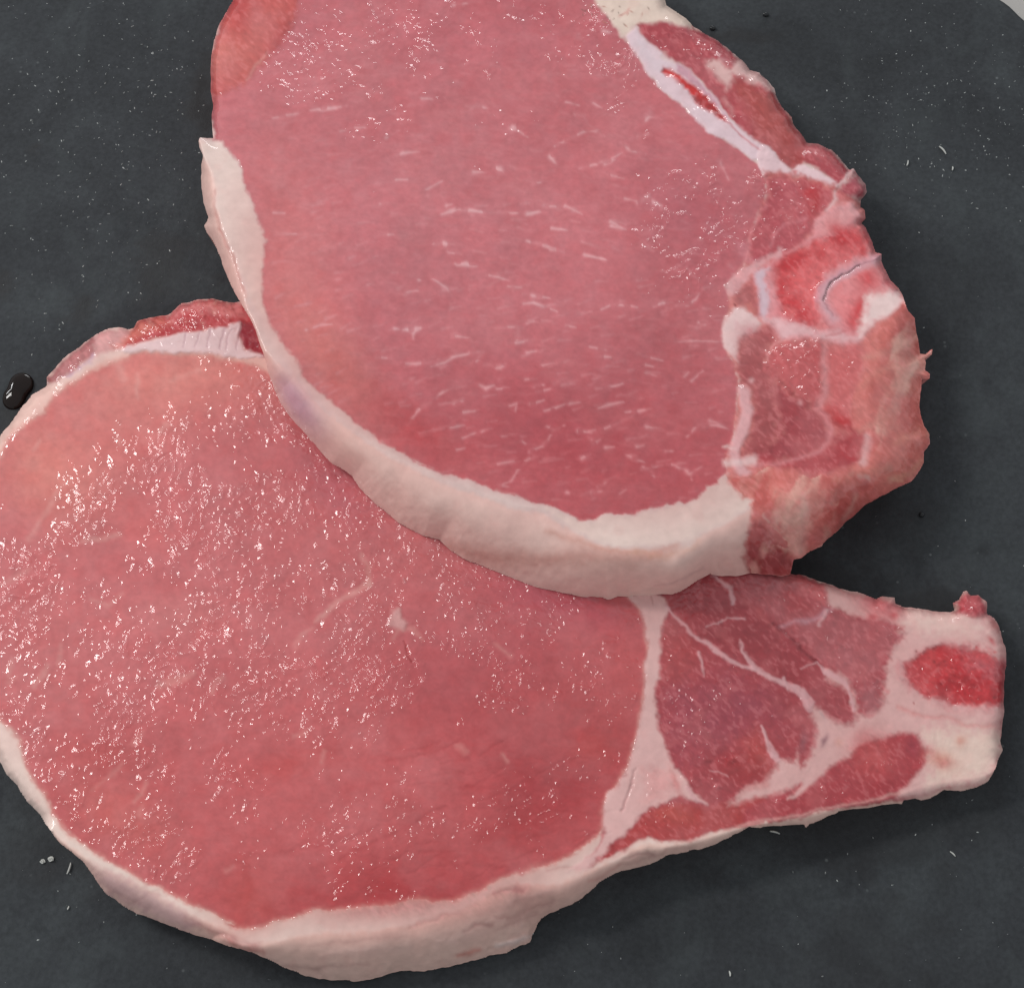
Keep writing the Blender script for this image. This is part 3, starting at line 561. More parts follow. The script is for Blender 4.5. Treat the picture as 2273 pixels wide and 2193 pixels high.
for p, w, a in [("R 690,290 600,360 480,420 320,560", [30, 34, 34, 16], .6), ("R 640,110 690,180 690,300", [20, 26, 30], .45), ("R 180,740 230,660 300,600", [26, 30, 14], .35), ("M 200,620 260,540 380,310 480,200", [30, 26, 40, 20], .35), ("M 580,620 720,610 840,590", [30, 40, 30], .4),
    ("M 60,1580 80,1500 90,1450", [26, 30, 12], .45), ("M 240,1640 300,1560 330,1500", [30, 40, 14], .45), ("M 430,1360 420,1450 400,1500", [10, 14, 8], .4), ("M 0,940 120,880 200,830", [30, 50, 20], .3), ("M 640,1050 760,1090 860,1000", [20, 30, 14], .3),
    ("M 1120,1640 1250,1600 1350,1560", [50, 70, 30], .4), ("M 1490,1690 1520,1620 1560,1580", [24, 30, 26], .4), ("K 940,880 1000,810 1030,750", [14, 22, 12], .6), ("K 980,980 1000,900", [26, 16], .35), ("K 940,480 980,420 1000,400", [40, 30, 10], .35), ("K 640,800 800,680 860,620", [10, 30, 16], .35),
    ("R 360,1560 370,1500 380,1470", [14, 24, 12], .5), ("R 1580,720 1600,740 1680,800", [20, 24, 20], .4), ("R 1620,1500 1650,1540", [16, 18], .6), ("R 1300,1440 1370,1480", [30, 40], .4), ("R 160,1370 240,1350", [20, 34], .4), ("L 820,1180 830,1220", [30, 20], .4), ("L 1130,1120 1160,1080", [30, 20], .5),
    ("L 960,720 950,860 960,900", [20, 26, 14], .35), ("L 820,640 860,760", [50, 40], .25), ("L 240,1260 280,1200", [16, 20], .4), ("L 1200,780 1300,730 1400,700", [20, 30, 16], .25), ("R 850,680 900,620 1000,620 1060,680", [20, 40, 50, 16], .35), ("K 60,50 110,20", [20, 16], .4), ("J 2,1060 60,1030", [30, 10], .35)]:
    Lw.Ln((222, 164, 156), p, np.array(w)/3.15, f=7, a=a)
Lw.P((214, 160, 156), "R 850,490 910,480 925,540 970,575 930,620 880,620 820,590", f=5, a=.85, dz=.3, rel=.3)
Lw.Ln((196, 140, 142), "R 930,270 945,300", [12, 12], f=3, a=.7, dz=.3)
Lw.Ln((160, 34, 36), "R 930,710 965,790 985,850", [2, 7, 2], f=3, a=.9, dz=-.5)
for p, w, a in [("J 350,945 600,885 850,850 1000,790 1100,740", [4, 8, 8, 8, 4], .6), ("J 820,980 950,920 1080,850 1250,775 1400,690 1560,600", [4, 8, 9, 10, 8, 4], .65), ("J 760,490 1000,460 1200,435 1500,380 1750,360", [8, 14, 12, 10, 4], .4), ("R 1150,780 1260,880 1330,1020", [4, 6, 4], .3),
    ("L 1620,1130 1640,1300 1650,1480", [3, 5, 3], .2), ("L 990,1210 1050,1400 1040,1550", [6, 10, 6], .3), ("J 1600,1000 1750,1080 1850,1020", [5, 8, 5], .3), ("M 1460,1310 1500,1420 1500,1560", [4, 7, 3], .35), ("J 1130,250 1240,360 1340,430", [4, 9, 4], .35), ("R 1750,1530 1830,1600 1891,1640", [6, 12, 6], .5),
    ("I 220,330 350,400 470,480", [5, 9, 4], .45), ("I 130,480 220,520 330,640", [4, 8, 4], .45), ("I 20,560 150,660 260,740 420,760", [5, 8, 6, 3], .4), ("N 1050,1350 1075,1440 1130,1420", [4, 6, 3], .7), ("O 130,820 300,700 380,640", [3, 5, 3], .2), ("R 800,480 870,600", [3, 5], .5)]:
    Lw.Ln((160, 56, 62), p, w, f=10, a=a*.7, dz=-.55*a, rel=.8, brk=.4)
for i in range(46):
    x = rr.uniform(820, 1330); y = rr.uniform(1640, 1960); an = radians(rr.uniform(-34, 10)+(20 if rr.random() < .3 else 0)); l = rr.uniform(30, 95)
    Lw.Ln((166, 62, 66), "S %f,%f %f,%f %f,%f" % (x, y, x+l*.5*math.cos(an), y+l*.5*math.sin(an)+rr.uniform(-6, 6), x+l*math.cos(an), y+l*math.sin(an)), np.array([1, 3, 1.]), f=6, a=.35, dz=-.3, rel=.9)
# top left edge: membrane, chine muscle
Lw.P((206, 146, 144), "L 640,480 760,402 900,412 945,425 1120,430 900,515 830,552 730,598 640,640 660,560", f=5, rel=.4, part='outer_fat')
Lw.P((172, 104, 104), "L 325,800 325,750 370,700 480,590 560,530 640,468 668,500 665,570 640,612 540,680 450,742 400,790", f=6, rel=.3, part='edge_muscle')
Lw.P((178, 146, 176), "L 440,750 560,670 640,620 660,600 640,640 540,700 460,760", f=5, a=.7)
Lw.Ln((222, 190, 182), "L 340,810 420,790 540,720 680,625 780,590 900,560", [20, 20, 26, 40, 44, 30], f=8, a=.7)
Lw.P((182, 62, 66), "L 940,402 960,360 1040,330 1180,310 1262,235 1400,205 1500,198 1640,230 1900,260 1960,640 1840,600 1740,560 1680,480 1480,410 1300,432 1150,465 1000,500 840,552 900,480", f=5, rel=.9, part='chine_muscle')
Lw.P((204, 116, 114), "L 1180,310 1262,240 1400,208 1560,220 1680,240 1720,330 1600,330 1500,300 1380,290 1280,300 1200,350", f=10, a=.8); Lw.P((206, 112, 96), "L 960,370 1100,330 1180,360 1000,450 860,520 800,540 900,450", f=10, a=.7)
for i in range(60):
    x = rr.uniform(1000, 1690); y = rr.uniform(215, 420)
    Lw.B(rr.choice([(226, 160, 150), (200, 90, 90), (150, 34, 40), (216, 140, 134)]), "L %f,%f" % (x, y), rr.uniform(3, 9), rr.uniform(2, 5), rr.uniform(0, 180), .6, dz=rr.uniform(-.3, .4))
Lw.P((150, 44, 56), "L 1690,350 1770,390 1850,600 1740,560 1680,480 1640,420", f=6, rel=.7)
Lw.P((222, 190, 190), "L 830,557 1000,498 1150,463 1300,428 1380,428 1480,408 1570,405 1610,368 1690,362 1670,480 1725,545 1845,602 1700,612 1500,592 1300,580 1000,560 900,575", f=4, rel=.25, dz=.3, part='membrane')
for x in (1290, 1380, 1460, 1545, 1585, 1660):
    Lw.Ln((150, 92, 112), "L %d,415 %d,480 %d,545" % (x+22, x+6, x-8), [2, 4, 2], f=3, a=.55, dz=-.3)
# right end ------------------------------------------------------------------------------
RIGHT = ("H 640,385 1190,180 E 760,1160 815,1178 900,1190 1000,1230 1180,1290 1400,1355 1535,1390 1700,1425 G 1160,475 1370,500 1500,440 1635,510 1720,600 1765,760 1755,1200 1740,1460 1680,1620 1560,1722 1330,1742 1050,1812 600,1880 "
 "I 1913,720 1700,750 1500,800 1350,845 1200,855 1080,835 1000,855 900,905 750,975 660,1040 600,1030 740,870 770,720 765,600 860,470 H 620,1570 660,1400 690,1280 725,1000 720,880 750,740 740,600 700,500")
Lw.P((166, 68, 74), RIGHT, f=4, rel=.4, part='end_muscle')
Lw.P((176, 74, 74), "H 860,560 960,560 1030,660 1100,720 1130,800 1110,900 1000,1000 830,1000 830,780", f=20, a=.5)
Lw.P((152, 66, 80), "H 900,1050 1300,950 1600,1050 1700,1250 1500,1300 1300,1400 1000,1500 880,1350", f=40, a=.6, rel=.6)
Lw.B((150, 18, 26), "H 1480,1590", 60, 55, 0, 1); Lw.B((166, 50, 52), "H 1380,1560", 60, 40, 0, .6)
Lw.P((190, 84, 80), "H 1380,1400 1520,1300 1600,1420 1640,1560 1600,1640 1500,1560", f=16, a=.5)
Lw.P((172, 60, 58), "I 1090,640 1200,600 1350,590 1500,600 1700,560 1913,500 1913,712 1700,752 1500,800 1350,842 1200,852 1080,832 1000,852 900,903 750,972 690,1020 800,900 950,765", f=6, rel=.3, a=.85, part='lower_muscle')
Lw.B((190, 84, 76), "I 1260,660", 60, 24, 10, .8); Lw.B((146, 32, 36), "I 830,890", 40, 8, -38, .6); Lw.B((156, 38, 42), "I 1880,560", 50, 30, 0, .5)
# pale fibrous muscle at the upper right
Lw.P((178, 92, 96), "G 0,250 200,250 300,330 430,400 520,450 620,470 760,550 950,560 1050,620 1040,700 950,790 900,920 800,980 700,1010 620,960 490,880 430,820 300,700 200,600 90,520 0,460", f=14, rel=.6, a=.9, part='fibrous_muscle')
Lw.P((170, 70, 74), "G 180,330 330,360 440,460 380,500 260,480 190,420", f=14, a=.8); Lw.P((170, 92, 96), "G 560,700 800,760 860,850 740,930 600,880", f=30, a=.5)
Lw.Ln((206, 160, 170), "G 180,600 300,570 430,560 500,500 540,480", [14, 20, 24, 20, 10], f=8, a=.6)
Lw.P((158, 62, 68), "G -20,440 130,560 250,700 400,820 490,900 500,975 640,1035 690,1120 718,1275 620,1292 500,1195 380,1092 200,965 -40,830 H 1300,780 1180,700 1040,560 1000,470 1250,480", f=6, rel=.3, part='strip_muscle')
Lw.Ln((190, 96, 98), "H 1360,380 1500,490 1620,600 1680,680", [20, 24, 16, 10], f=8, a=.7)
Lw.Ln((112, 30, 38), "G 130,570 210,630 300,730 430,838 490,890", [3, 8, 12, 9, 4], f=6, a=.8, dz=-.8)
# fat mass and bone at the far end
Lw.P((214, 166, 162), "G 480,310 650,350 760,370 860,410 1000,460 1160,475 1370,500 1500,512 1640,520 1720,600 1765,760 1765,900 1750,1160 1755,1200 1735,1310 1725,1400 1740,1460 1680,1620 1560,1722 1330,1745 1130,1805 1000,1790 "
    "1050,1730 1110,1650 1140,1580 1230,1500 1160,1430 1150,1350 1050,1340 900,1380 720,1450 680,1520 600,1550 500,1620 400,1710 270,1800 235,1800 330,1700 200,1760 0,1800 -180,1850 -90,1760 40,1700 100,1650 150,1600 155,1530 210,1540 290,1557 "
    "310,1470 330,1570 400,1500 440,1380 425,1260 380,1150 470,1180 560,1260 680,1292 720,1230 680,1110 640,1035 500,975 500,900 640,960 700,1080 720,1200 800,1210 890,1140 910,1030 940,930 940,800 1040,700 1050,600 950,560 850,545 700,530 620,480 520,450 500,380", f=8, rel=.35, dz=.05, part='rib_end_fat')
Lw.P((166, 100, 104), "G 730,1100 800,1010 860,1000 910,1130 850,1200 780,1190", f=12, a=.7, rel=.6)
Lw.P((204, 140, 140), "G 1000,830 1050,860 1150,770 1350,700 1620,790 1770,860 1770,1170 1640,1200 1380,1190 1280,1130 1100,1050 1020,960", f=12, a=.8, rel=.3, part='rib_bone')
Lw.P((226, 194, 184), "G 1080,500 1300,520 1500,560 1600,620 1400,640 1150,620 1070,600", f=24, a=.8); Lw.P((226, 198, 184), "G 1200,1330 1500,1310 1700,1340 1720,1480 1640,1620 1400,1700 1200,1700 1250,1600 1350,1560 1250,1450", f=20, a=.85, part='rib_end_fat')
Lw.P((198, 104, 106), "G 200,228 300,240 480,308 510,380 500,462 420,400 300,330 190,300", f=8, rel=.7, a=.95)
Lw.B((196, 92, 96), "G 860,430", 60, 30, 15, .8); Lw.B((184, 60, 66), "G 830,540", 12, 14, 0, .7); Lw.B((200, 100, 104), "G 920,500", 60, 34, 0, .6); Lw.B((176, 40, 50), "G 980,520", 12, 10, 0, .6)
Lw.P((190, 74, 82), "G 1385,445 1465,352 1570,380 1632,430 1640,520 1560,530 1450,495", f=7, a=.95, rel=.8, dz=.6)
Lw.B((150, 30, 40), "G 1530,470", 22, 7, 50, .7); Lw.B((176, 56, 60), "G 1670,700", 12, 8, 40, .8); Lw.B((196, 112, 112), "G 1680,570", 24, 16, 40, .6)
Lw.Ln((200, 120, 116), "G 1000,1160 1080,1200 1200,1230 1350,1240 1500,1290 1700,1290", [6, 12, 8, 8, 10, 14], f=8, a=.6, dz=-.2)
Lw.P((184, 36, 44), "G 1055,860 1150,792 1280,740 1400,728 1500,760 1650,800 1765,880 1750,1060 1722,1165 1620,1142 1560,1150 1380,1152 1300,1102 1200,1090 1100,1005 1050,940", f=7, rel=.5, dz=-.35, part='bone_marrow')
Lw.P((184, 88, 94), "G 1450,770 1650,810 1765,890 1750,1000 1640,960 1540,880", f=26, a=.85); Lw.B((196, 60, 62), "G 1280,860", 50, 30, 0, .5)
for i in range(40):
    Lw.B(rr.choice([(120, 14, 22), (206, 70, 70), (150, 20, 30)]), "G %f,%f" % (rr.uniform(1100, 1700), rr.uniform(760, 1140)), rr.uniform(2, 6), rr.uniform(2, 5), 0, .6, dz=-.1)
Lw.P((168, 62, 68), "G 690,1500 760,1442 950,1372 1050,1338 1130,1362 1180,1440 1205,1540 1130,1645 1060,1722 950,1790 760,1822 500,1862 300,1900 150,1960 -60,2000 -60,1870 100,1800 240,1770 330,1700 270,1800 400,1712 500,1622 600,1552 680,1522", f=6, rel=.5, part='lower_muscle')
Lw.B((190, 78, 78), "G 830,1500", 60, 60, 20, .8); Lw.B((150, 44, 50), "G 900,1720", 60, 24, -20, .5); Lw.B((150, 60, 74), "G 1120,1440", 20, 24, 0, .5)
Lw.Ln((218, 170, 166), "G 240,1805 330,1740 400,1680 480,1610", [8, 18, 24, 20], f=5, a=.9)
Lw.B((140, 96, 102), "G 490,1400", 8, 22, 25, .9); Lw.B((146, 86, 92), "G 350,1400", 12, 30, 10, .7); Lw.B((216, 158, 146), "G 600,1410", 12, 12, 0, .7); Lw.B((210, 144, 126), "G 1310,1530", 40, 26, 20, .8); Lw.B((206, 140, 124), "G 1450,1400", 16, 18, 40, .7)
Lw.Ln((206, 150, 146), "I 1720,540 1780,470 1913,440", [8, 40, 50], f=6, a=.8, part='rib_end_fat')
Lw.B((180, 150, 150), "G 480,1220", 6, 16, -30, .5)
# seams of fat
Lw.P((216, 170, 166), "H 600,380 700,360 800,365 860,400 900,480 862,560 850,650 830,780 825,950 800,1030 810,1150 815,1260 850,1370 890,1490 940,1580 1000,1650 1040,1730 1170,1835 1050,1812 980,1790 870,1830 "
    "I 1110,610 1040,660 960,752 870,832 780,922 690,1012 640,1060 500,1060 600,1000 740,880 775,800 765,700 765,600 800,505 860,470 H 600,1620 635,1500 660,1400 690,1280 710,1130 725,1000 720,880 750,740 740,600 700,500", f=5, rel=.15, dz=.1, part='seam_fat')
Lw.Ln((170, 116, 116), "H 655,1600 640,1700 600,1800 560,1891", [4, 8, 8, 4], f=5, a=.7, dz=-.6); Lw.Ln((150, 96, 90), "H 770,380 790,450", [3, 3], f=3, a=.5, dz=-.3)
Lw.P((222, 160, 156), "H 700,1600 900,1600 950,1700 860,1800 740,1850", f=16, a=.6, rel=.5)
Lw.B((206, 112, 108), "H 940,1680", 10, 40, -20, .5)
for p, w in [("H 880,460 960,540 1040,630 1130,700 1220,770 1320,840 1400,875 1500,890 1620,960 1720,1020 1830,1090 1880,1180", [22, 24, 20, 26, 36, 30, 24, 22, 26, 34, 44, 50]), ("H 1390,690 1420,770 1490,880", [5, 20, 44]), ("H 1110,780 1130,850 1142,950", [20, 16, 4]),
    ("G 210,960 230,1040", [26, 8]), ("H 1190,230 1260,290 1330,340 1340,440", [12, 26, 30, 26]), ("H 1160,600 1240,580 1300,530 1420,545", [3, 6, 8, 12]), ("G 330,900 440,850 500,920 620,980 660,1050 700,1180", [3, 8, 40, 40, 24, 20]), ("G -10,880 120,950 250,1010 340,1060 400,1140", [20, 26, 34, 40, 60]),
    ("H 1540,1300 1590,1400 1640,1500", [6, 20, 44]), ("H 1180,1600 1240,1610 1310,1645", [3, 6, 4]), ("G 50,1300 90,1380 100,1460 160,1540", [6, 16, 24, 50]), ("I 1360,480 1420,560 1500,585", [20, 26, 6]), ("E 1000,1540 1060,1440", [26, 18])]:
    Lw.Ln((212, 160, 162), p, np.array(w)/3.15, f=3.5, a=.85, rel=.3, dz=.15, part='fat_vein')
# pinkish line of the lower skin edge
Lw.Ln((214, 166, 158), "I 700,1010 850,950 1000,870 1080,840 1200,862 1350,850 1500,810 1700,752 1913,708 G 620,1850 900,1800 1040,1755", 9, f=6, a=.8)
for p_, rx_ in (("H 1170,1530", 12), ("H 1060,1680", 26), ("H 1240,1720", 8), ("H 1330,1530", 14)):
    Lw.B(None, p_, rx_, rx_*.6, 10, 1, dz=.5, rel=.9)
# moist relief
wet = sstep(-.25, .2, fbm(Lw.u, Lw.v, 120, 2, 3)+.25*np.exp(-((Lw.u-620)/500)**2-((Lw.v-1200)/420)**2))
smooth_edge = sstep(10, 130, Lw.sd)*.85+.15
lm = (Lw.part == Lw.pid('loin_muscle'))
wet = wet*(.72+.28*sstep(1250, 450, Lw.u+.25*(Lw.v-1300)))*(1-.45*sstep(1550, 1750, Lw.v)*sstep(500, 700, Lw.u))
Lw.rel = np.where(lm, Lw.rel*(.15+.95*wet)*np.where((Lw.v < 1300) | (Lw.v > 1700), smooth_edge, 1), Lw.rel).astype(np.float32)
keep = Lw.rel.copy()
for x_, y_, rx_, ry_, ro_, rl_ in [(150, 920, 230, 120, -40, .04), (400, 850, 260, 60, -4, .04), (60, 1080, 80, 120, 0, .1), (120, 1480, 170, 130, 0, .25), (250, 1330, 130, 60, 0, .35), (430, 1790, 110, 60, 0, .12), (860, 1680, 240, 36, -6, .12), (470, 1970, 70, 70, 0, .12),
        (980, 1930, 170, 50, -10, .15), (1180, 1650, 80, 60, 0, .2), (290, 1890, 120, 50, 38, .85), (200, 1680, 90, 60, 0, .7), (720, 1840, 150, 60, -10, .7), (1080, 1790, 170, 70, -20, .55), (480, 1560, 160, 110, 0, .7), (1050, 1300, 260, 110, 15, .6), (700, 1250, 240, 160, 0, .6)]:
    Lw.B(None, "S %f,%f" % (x_, y_), rx_, ry_, ro_, .85, rel=rl_)
Lw.rel = np.where(lm, Lw.rel*(1-.93*sstep(300, 120, Lw.sd)*sstep(520, 330, Lw.u)*sstep(1180, 1000, Lw.v)), keep).astype(np.float32)

# ------------------------------------------------------------------ mottling of the tissue itself
def mottle(S, streak):
    c = S.col
    fat = sstep(.42, .62, c[..., 1]/(c[..., 0]+1e-4))
    lean = 1-fat
    m1 = fbm(S.u, S.v, 75, 3, 3); m2 = fbm(S.u, S.v, 14, 6, 2); m3 = fbm(S.wu, S.wv, 30, 1, 3)
    c *= (1+(.09*m1+.04*m2)*(1-.7*fat))[..., None]
    c[..., 1:] *= (1+.12*m3*lean+.04*m1*fat)[..., None]
    k_ = (sstep(.15, .7, m3)*.12*fat)[..., None]; c += (lin((212, 142, 136))-c)*k_
    # cloudy paler films over the lean
    k_ = (sstep(.05, .6, fbm(S.wu, S.wv, 110, 2, 4))*.14*lean)[..., None]; c += (lin((206, 132, 134))-c)*k_
    st = fbm(S.wu*.22+S.wv*.04, S.wv-S.wu*.10, 9, 2, 2)
    k_ = (np.clip(st, 0, 1)*.10*streak*lean)[..., None]; c += (lin((214, 148, 150))-c)*k_
    for nm_, dark, pale in (('vertebra_marrow', (182, 26, 34), (222, 132, 130)), ('bone_marrow', (140, 16, 24), (206, 72, 74))):
        if nm_ not in S.names: continue
        q = (S.part == S.pid(nm_))*lean
        k_ = (sstep(.0, .5, fbm(S.wu, S.wv, 34, 5, 3))*.55*q)[..., None]; c += (lin(dark)-c)*k_
        k_ = (sstep(.05, .6, fbm(S.u, S.v, 40, 1, 2))*.40*q)[..., None]; c += (lin(pale)-c)*k_
        c *= (1+.14*fbm(S.u, S.v, 7, 3, 2)*q)[..., None]
    if 'flank_muscle' in S.names:
        q = (S.part == S.pid('flank_muscle'))*1.0
        fl = fbm(S.wu*.5-S.wv*.3, S.wv*.5+S.wu*.9, 46, 5, 4)
        c += (lin((222, 168, 154))-c)*(sstep(.0, .5, fl)*.75*q)[..., None]
        c += (lin((176, 70, 66))-c)*(sstep(.05, .55, fbm(S.wu, S.wv, 80, 2, 3))*.6*q)[..., None]
    # ragged little crossings of fat and fibre near every border in the small muscles
    busy = lean*(S.part != S.pid('loin_muscle'))
    fib = fbm(S.wu*.45+S.wv*.45, S.wv*.9-S.wu*.9, 8, 4, 2)
    c *= (1+.17*fib*busy)[..., None]
    k_ = (sstep(.12, .6, fib)*.22*busy)[..., None]; c += (lin((208, 132, 134))-c)*k_
    k_ = (sstep(.1, .6, fbm(S.wu, S.wv, 50, 6, 4))*.30*busy)[..., None]; c += (lin((192, 104, 106))-c)*k_
    # both loins carry a fine grain as well
    gr = fbm(S.wu, S.wv*1.3, 8, 5, 2)
    c *= (1-.02*lean*(1-busy))[..., None]
    c *= (1+.07*gr*lean*(1-busy))[..., None]
U.dz = U.dz.astype(np.float32)
mottle(U, (U.part == U.pid('loin_muscle'))*.6+.5)
# both loins are deeper red towards the belly side
U.col[..., 1:] *= (1-.20*sstep(650, 1080, U.v-.1*(1500-U.u))*(U.part == U.pid('loin_muscle')))[..., None]
U.col *= (1-.06*sstep(650, 1080, U.v)*(U.part == U.pid('loin_muscle')))[..., None]
Lw.col[..., 1:] *= (1-.20*sstep(1250, 1750, Lw.v+.25*(Lw.u-700))*(Lw.part == Lw.pid('loin_muscle')))[..., None]
Lw.col *= (1-.07*sstep(1250, 1750, Lw.v+.25*(Lw.u-700))*(Lw.part == Lw.pid('loin_muscle')))[..., None]
mottle(Lw, np.full(Lw.u.shape, .45, np.float32))

# ------------------------------------------------------------------ heights (mm)
TL, TU = 15.0, 16.0
def plumb(S, z, ins):
    """no overhang on the sides that face the viewer: steepen to a plumb wall at most"""
    c, s_ = math.cos(TILT), math.sin(TILT); k = 2*math.tan(HFOV/2)
    y = (0.5-S.v/H0)*(H0/W0)*k
    dy, dz = y*c+s_, y*s_-c
    zz = z*0.001
    Yp = None
    for r in range(S.nv):
        Y = CAMP[1]+dy[r]*(zz[r]-CAMP[2])/dz[r]
        if Yp is not None:
            bad = ins[r] & (Y > Yp)
            Y = np.where(bad, Yp, Y)
            zz[r] = np.where(bad, CAMP[2]+dz[r]*(Y-CAMP[1])/dy[r], zz[r])
        Yp = np.where(S.sd[r] > -3, Y, 1e3)
    return zz*1000.0
def micro(S, k, amp=1.0):
    """crinkled wet relief: short ridges that run in a direction which drifts over the surface"""
    tot = 0; ws = 0; fine = sstep(550, 1000, S.u) if S.u[0, 0] < 0 else .3
    for q, an in enumerate((15, 60, 105, 150)):
        ca, sa = math.cos(radians(an)), math.sin(radians(an))
        a_ = (S.wu*ca+S.wv*sa)*.38; b_ = -S.wu*sa+S.wv*ca
        r1 = np.clip(1-2.2*np.abs(vnoise(a_, b_, 15, (k+q) % 8)), 0, 1)
        r2 = np.clip(1-2.0*np.abs(vnoise(a_*1.3, b_, 8.5, (k+q+3) % 8)), 0, 1)
        w_ = sstep(-.15, .3, vnoise(S.u, S.v, 46, (k+q+5) % 8))+.02
        tot = tot+w_*(r1*r1*.27*(1-.55*fine)+r2*r2*(.08+.16*fine)); ws = ws+w_
    gate = .4+.6*sstep(-.4, .05, fbm(S.u, S.v, 60, (k+3) % 8, 2))
    return amp*S.rel*(tot/ws*gate*1.15+.05*vnoise(S.u, S.v, 9, k+2)+.10*vnoise(S.u, S.v, 24, k+1))

def side_t(S, ridge, out, f=95.0):
    dR, _ = dist_lines(S.u, S.v, T(ridge), False)
    _, ins = dist_lines(S.u, S.v, T(ridge+" "+out), True)
    t = np.clip(S.sd, 0, None)/(np.clip(S.sd, 0, None)+dR+1e-3)
    # a side seen only edge on falls away less before it tucks under
    drop = np.clip((np.clip(S.sd, 0, None)+dR)/f, .02, 1)
    return ins, t, drop, sstep(6, 45, dR)

w_u = U.v-0.45*(U.u-500)
supp = TL*sstep(470, 700, w_u)
lift = TL*sstep(-80, 700, w_u)
ztop = TU+lift+1.2*fbm(U.u, U.v, 330, 2, 2)+.35*fbm(U.u, U.v, 90, 5, 2)
ins, t, drop, far = side_t(U, UP_RIDGE, UP_SIDE_OUT)
drop = drop*(1-.6*sstep(1700, 1850, U.u)*sstep(1230, 1100, U.v))
edge = np.exp(-np.clip(U.sd, 0, None)/9.0)
z = ztop+U.dz-np.where(ins, 0, edge*5.0*far)
# the flank on the right sags towards the board
tt = np.clip(t, 0, 1); prof = 0.5*np.sin(tt*math.pi/2)**.85+.5*(1-(1-tt)**2.2)
zs = ztop-(ztop-supp)*(1-prof)*drop+U.dz+.35*fbm(U.u, U.v, 80, 6, 2)*np.sin(tt*math.pi)*drop
z = np.where(ins, zs, z)
z = plumb(U, z, ins)
mu = micro(U, 1, 2.5); z += mu*.3
ZU = np.maximum(z, 0.3)*0.001; ZUs = ZU-mu*0.0003; ZUw = ZU+mu*0.0007
base_u = (supp*sstep(650, 720, w_u)-0.0)*0.001

TLL = TL-5.5*sstep(1500, 2150, Lw.u)
zt = TLL+.5*fbm(Lw.u, Lw.v, 300, 3, 2)+.22*fbm(Lw.u, Lw.v, 80, 6, 2)
ins, t, drop, far = side_t(Lw, LO_RIDGE, LO_SIDE_OUT)
edge = np.exp(-np.clip(Lw.sd, 0, None)/9.0)
z = zt+Lw.dz-np.where(ins, 0, edge*4.5*far)
tt = np.clip(t, 0, 1); prof = 0.5*np.sin(tt*math.pi/2)**.85+.5*(1-(1-tt)**2.2)
zs = zt-(zt-.3)*(1-prof)*drop+Lw.dz+.45*fbm(Lw.u, Lw.v, 80, 1, 3)*np.sin(tt*math.pi)*drop
ml = micro(Lw, 4, 3.0); z = plumb(Lw, np.where(ins, zs, z), ins)+ml*.3
z -= 2.5*np.exp(-((Lw.u-1850)/200)**2)*0
ZL = np.maximum(z, 0.15)*0.001; ZLs = ZL-ml*0.0003; ZLw = ZL+ml*0.0007

def chop(label):
    e = bpy.data.objects.new('pork_chop', None); COL.objects.link(e)
    e.empty_display_size = .02
    return tag(e, label, 'pork chop', 'raw pork chops stacked on the slate')
up_root = chop("raw bone-in pork chop lying on top, with a red split vertebra")
up_root.location = (0, 0, 0)
lo_root = chop("raw pork chop lying underneath, wet crinkled loin, oval red rib marrow")
build_chop(U, ZU, ZUs, ZUw, base_u, up_root, {'bone_marrow': 'rib_bone', 'vertebra_marrow': 'vertebra_bone', 'joint_cartilage': 'vertebra_bone'})
build_chop(Lw, ZL, ZLs, ZLw, 0.0, lo_root, {'bone_marrow': 'rib_bone'})

# ------------------------------------------------------------------ slate board and counter
def pw(u, v, z=0.0):
    x, y, q = unproject(np.float64(u), np.float64(v), z)
    return Vector((float(x), float(y), float(z)))

e0, e1 = pw(2219, 0), pw(2273, 37)
ed = (e1-e0).normalized(); en = Vector((-ed.y, ed.x, 0))      # en points off the board
if en.x < 0: en = -en
mid = (e0+e1)/2
NX, NY = 420, 300
LX, LY = 0.80, 0.56
BO = mid-ed*0.36
xs = np.linspace(0, LX, NX); ys = np.linspace(0, LY, NY)
gx_, gy_ = np.meshgrid(xs, ys)
chip = 0.0012*fbm(gx_*1000, gy_*0, 14, 2, 3)
off = gy_+chip*(gy_ < 0.004)
bx = BO.x+ed.x*gx_-en.x*off; by = BO.y+ed.y*gx_-en.y*off
mm = 1000.0
def slate_h(x, y):
    h = 0.00016*fbm(x*mm, y*mm, 26, 3, 3)+0.00006*fbm(x*mm, y*mm, 4, 5, 2)
    cl = fbm(x*mm*.7+y*mm*.3, y*mm*1.6, 50, 1, 2)*4
    return h+0.0002*(np.floor(cl)+sstep(.9, 1, cl-np.floor(cl)))/4-0.00045      # thin cleft layers
hz = slate_h(bx, by)
edge_d = np.minimum(np.minimum(gx_, LX-gx_), np.minimum(gy_, LY-gy_))
hz -= 0.0004*np.exp(-edge_d/0.0005)
top = np.stack([bx, by, hz], -1).reshape(-1, 3)
idx = np.arange(NX*NY).reshape(NY, NX)
fs = np.stack([idx[:-1, :-1], idx[:-1, 1:], idx[1:, 1:], idx[1:, :-1]], -1).reshape(-1, 4)
n_ = Vector(top[fs[0][1]]-top[fs[0][0]]).cross(Vector(top[fs[0][2]]-top[fs[0][1]]))
if n_.z < 0: fs = fs[:, ::-1]
ring = np.concatenate([idx[0, :], idx[1:, -1], idx[-1, -2::-1], idx[-2:0:-1, 0]])
bot = top[ring].copy(); bot[:, 2] = -0.007
nt_ = len(top); R_ = len(ring)
k = np.arange(R_); k2 = (k+1) % R_
wf = np.stack([ring[k], ring[k2], nt_+k2, nt_+k], 1)
me = bpy.data.meshes.new('slate_board')
me.from_pydata(np.concatenate([top, bot]).tolist(), [], fs.tolist()+wf.tolist()+[list(range(nt_, nt_+R_))])
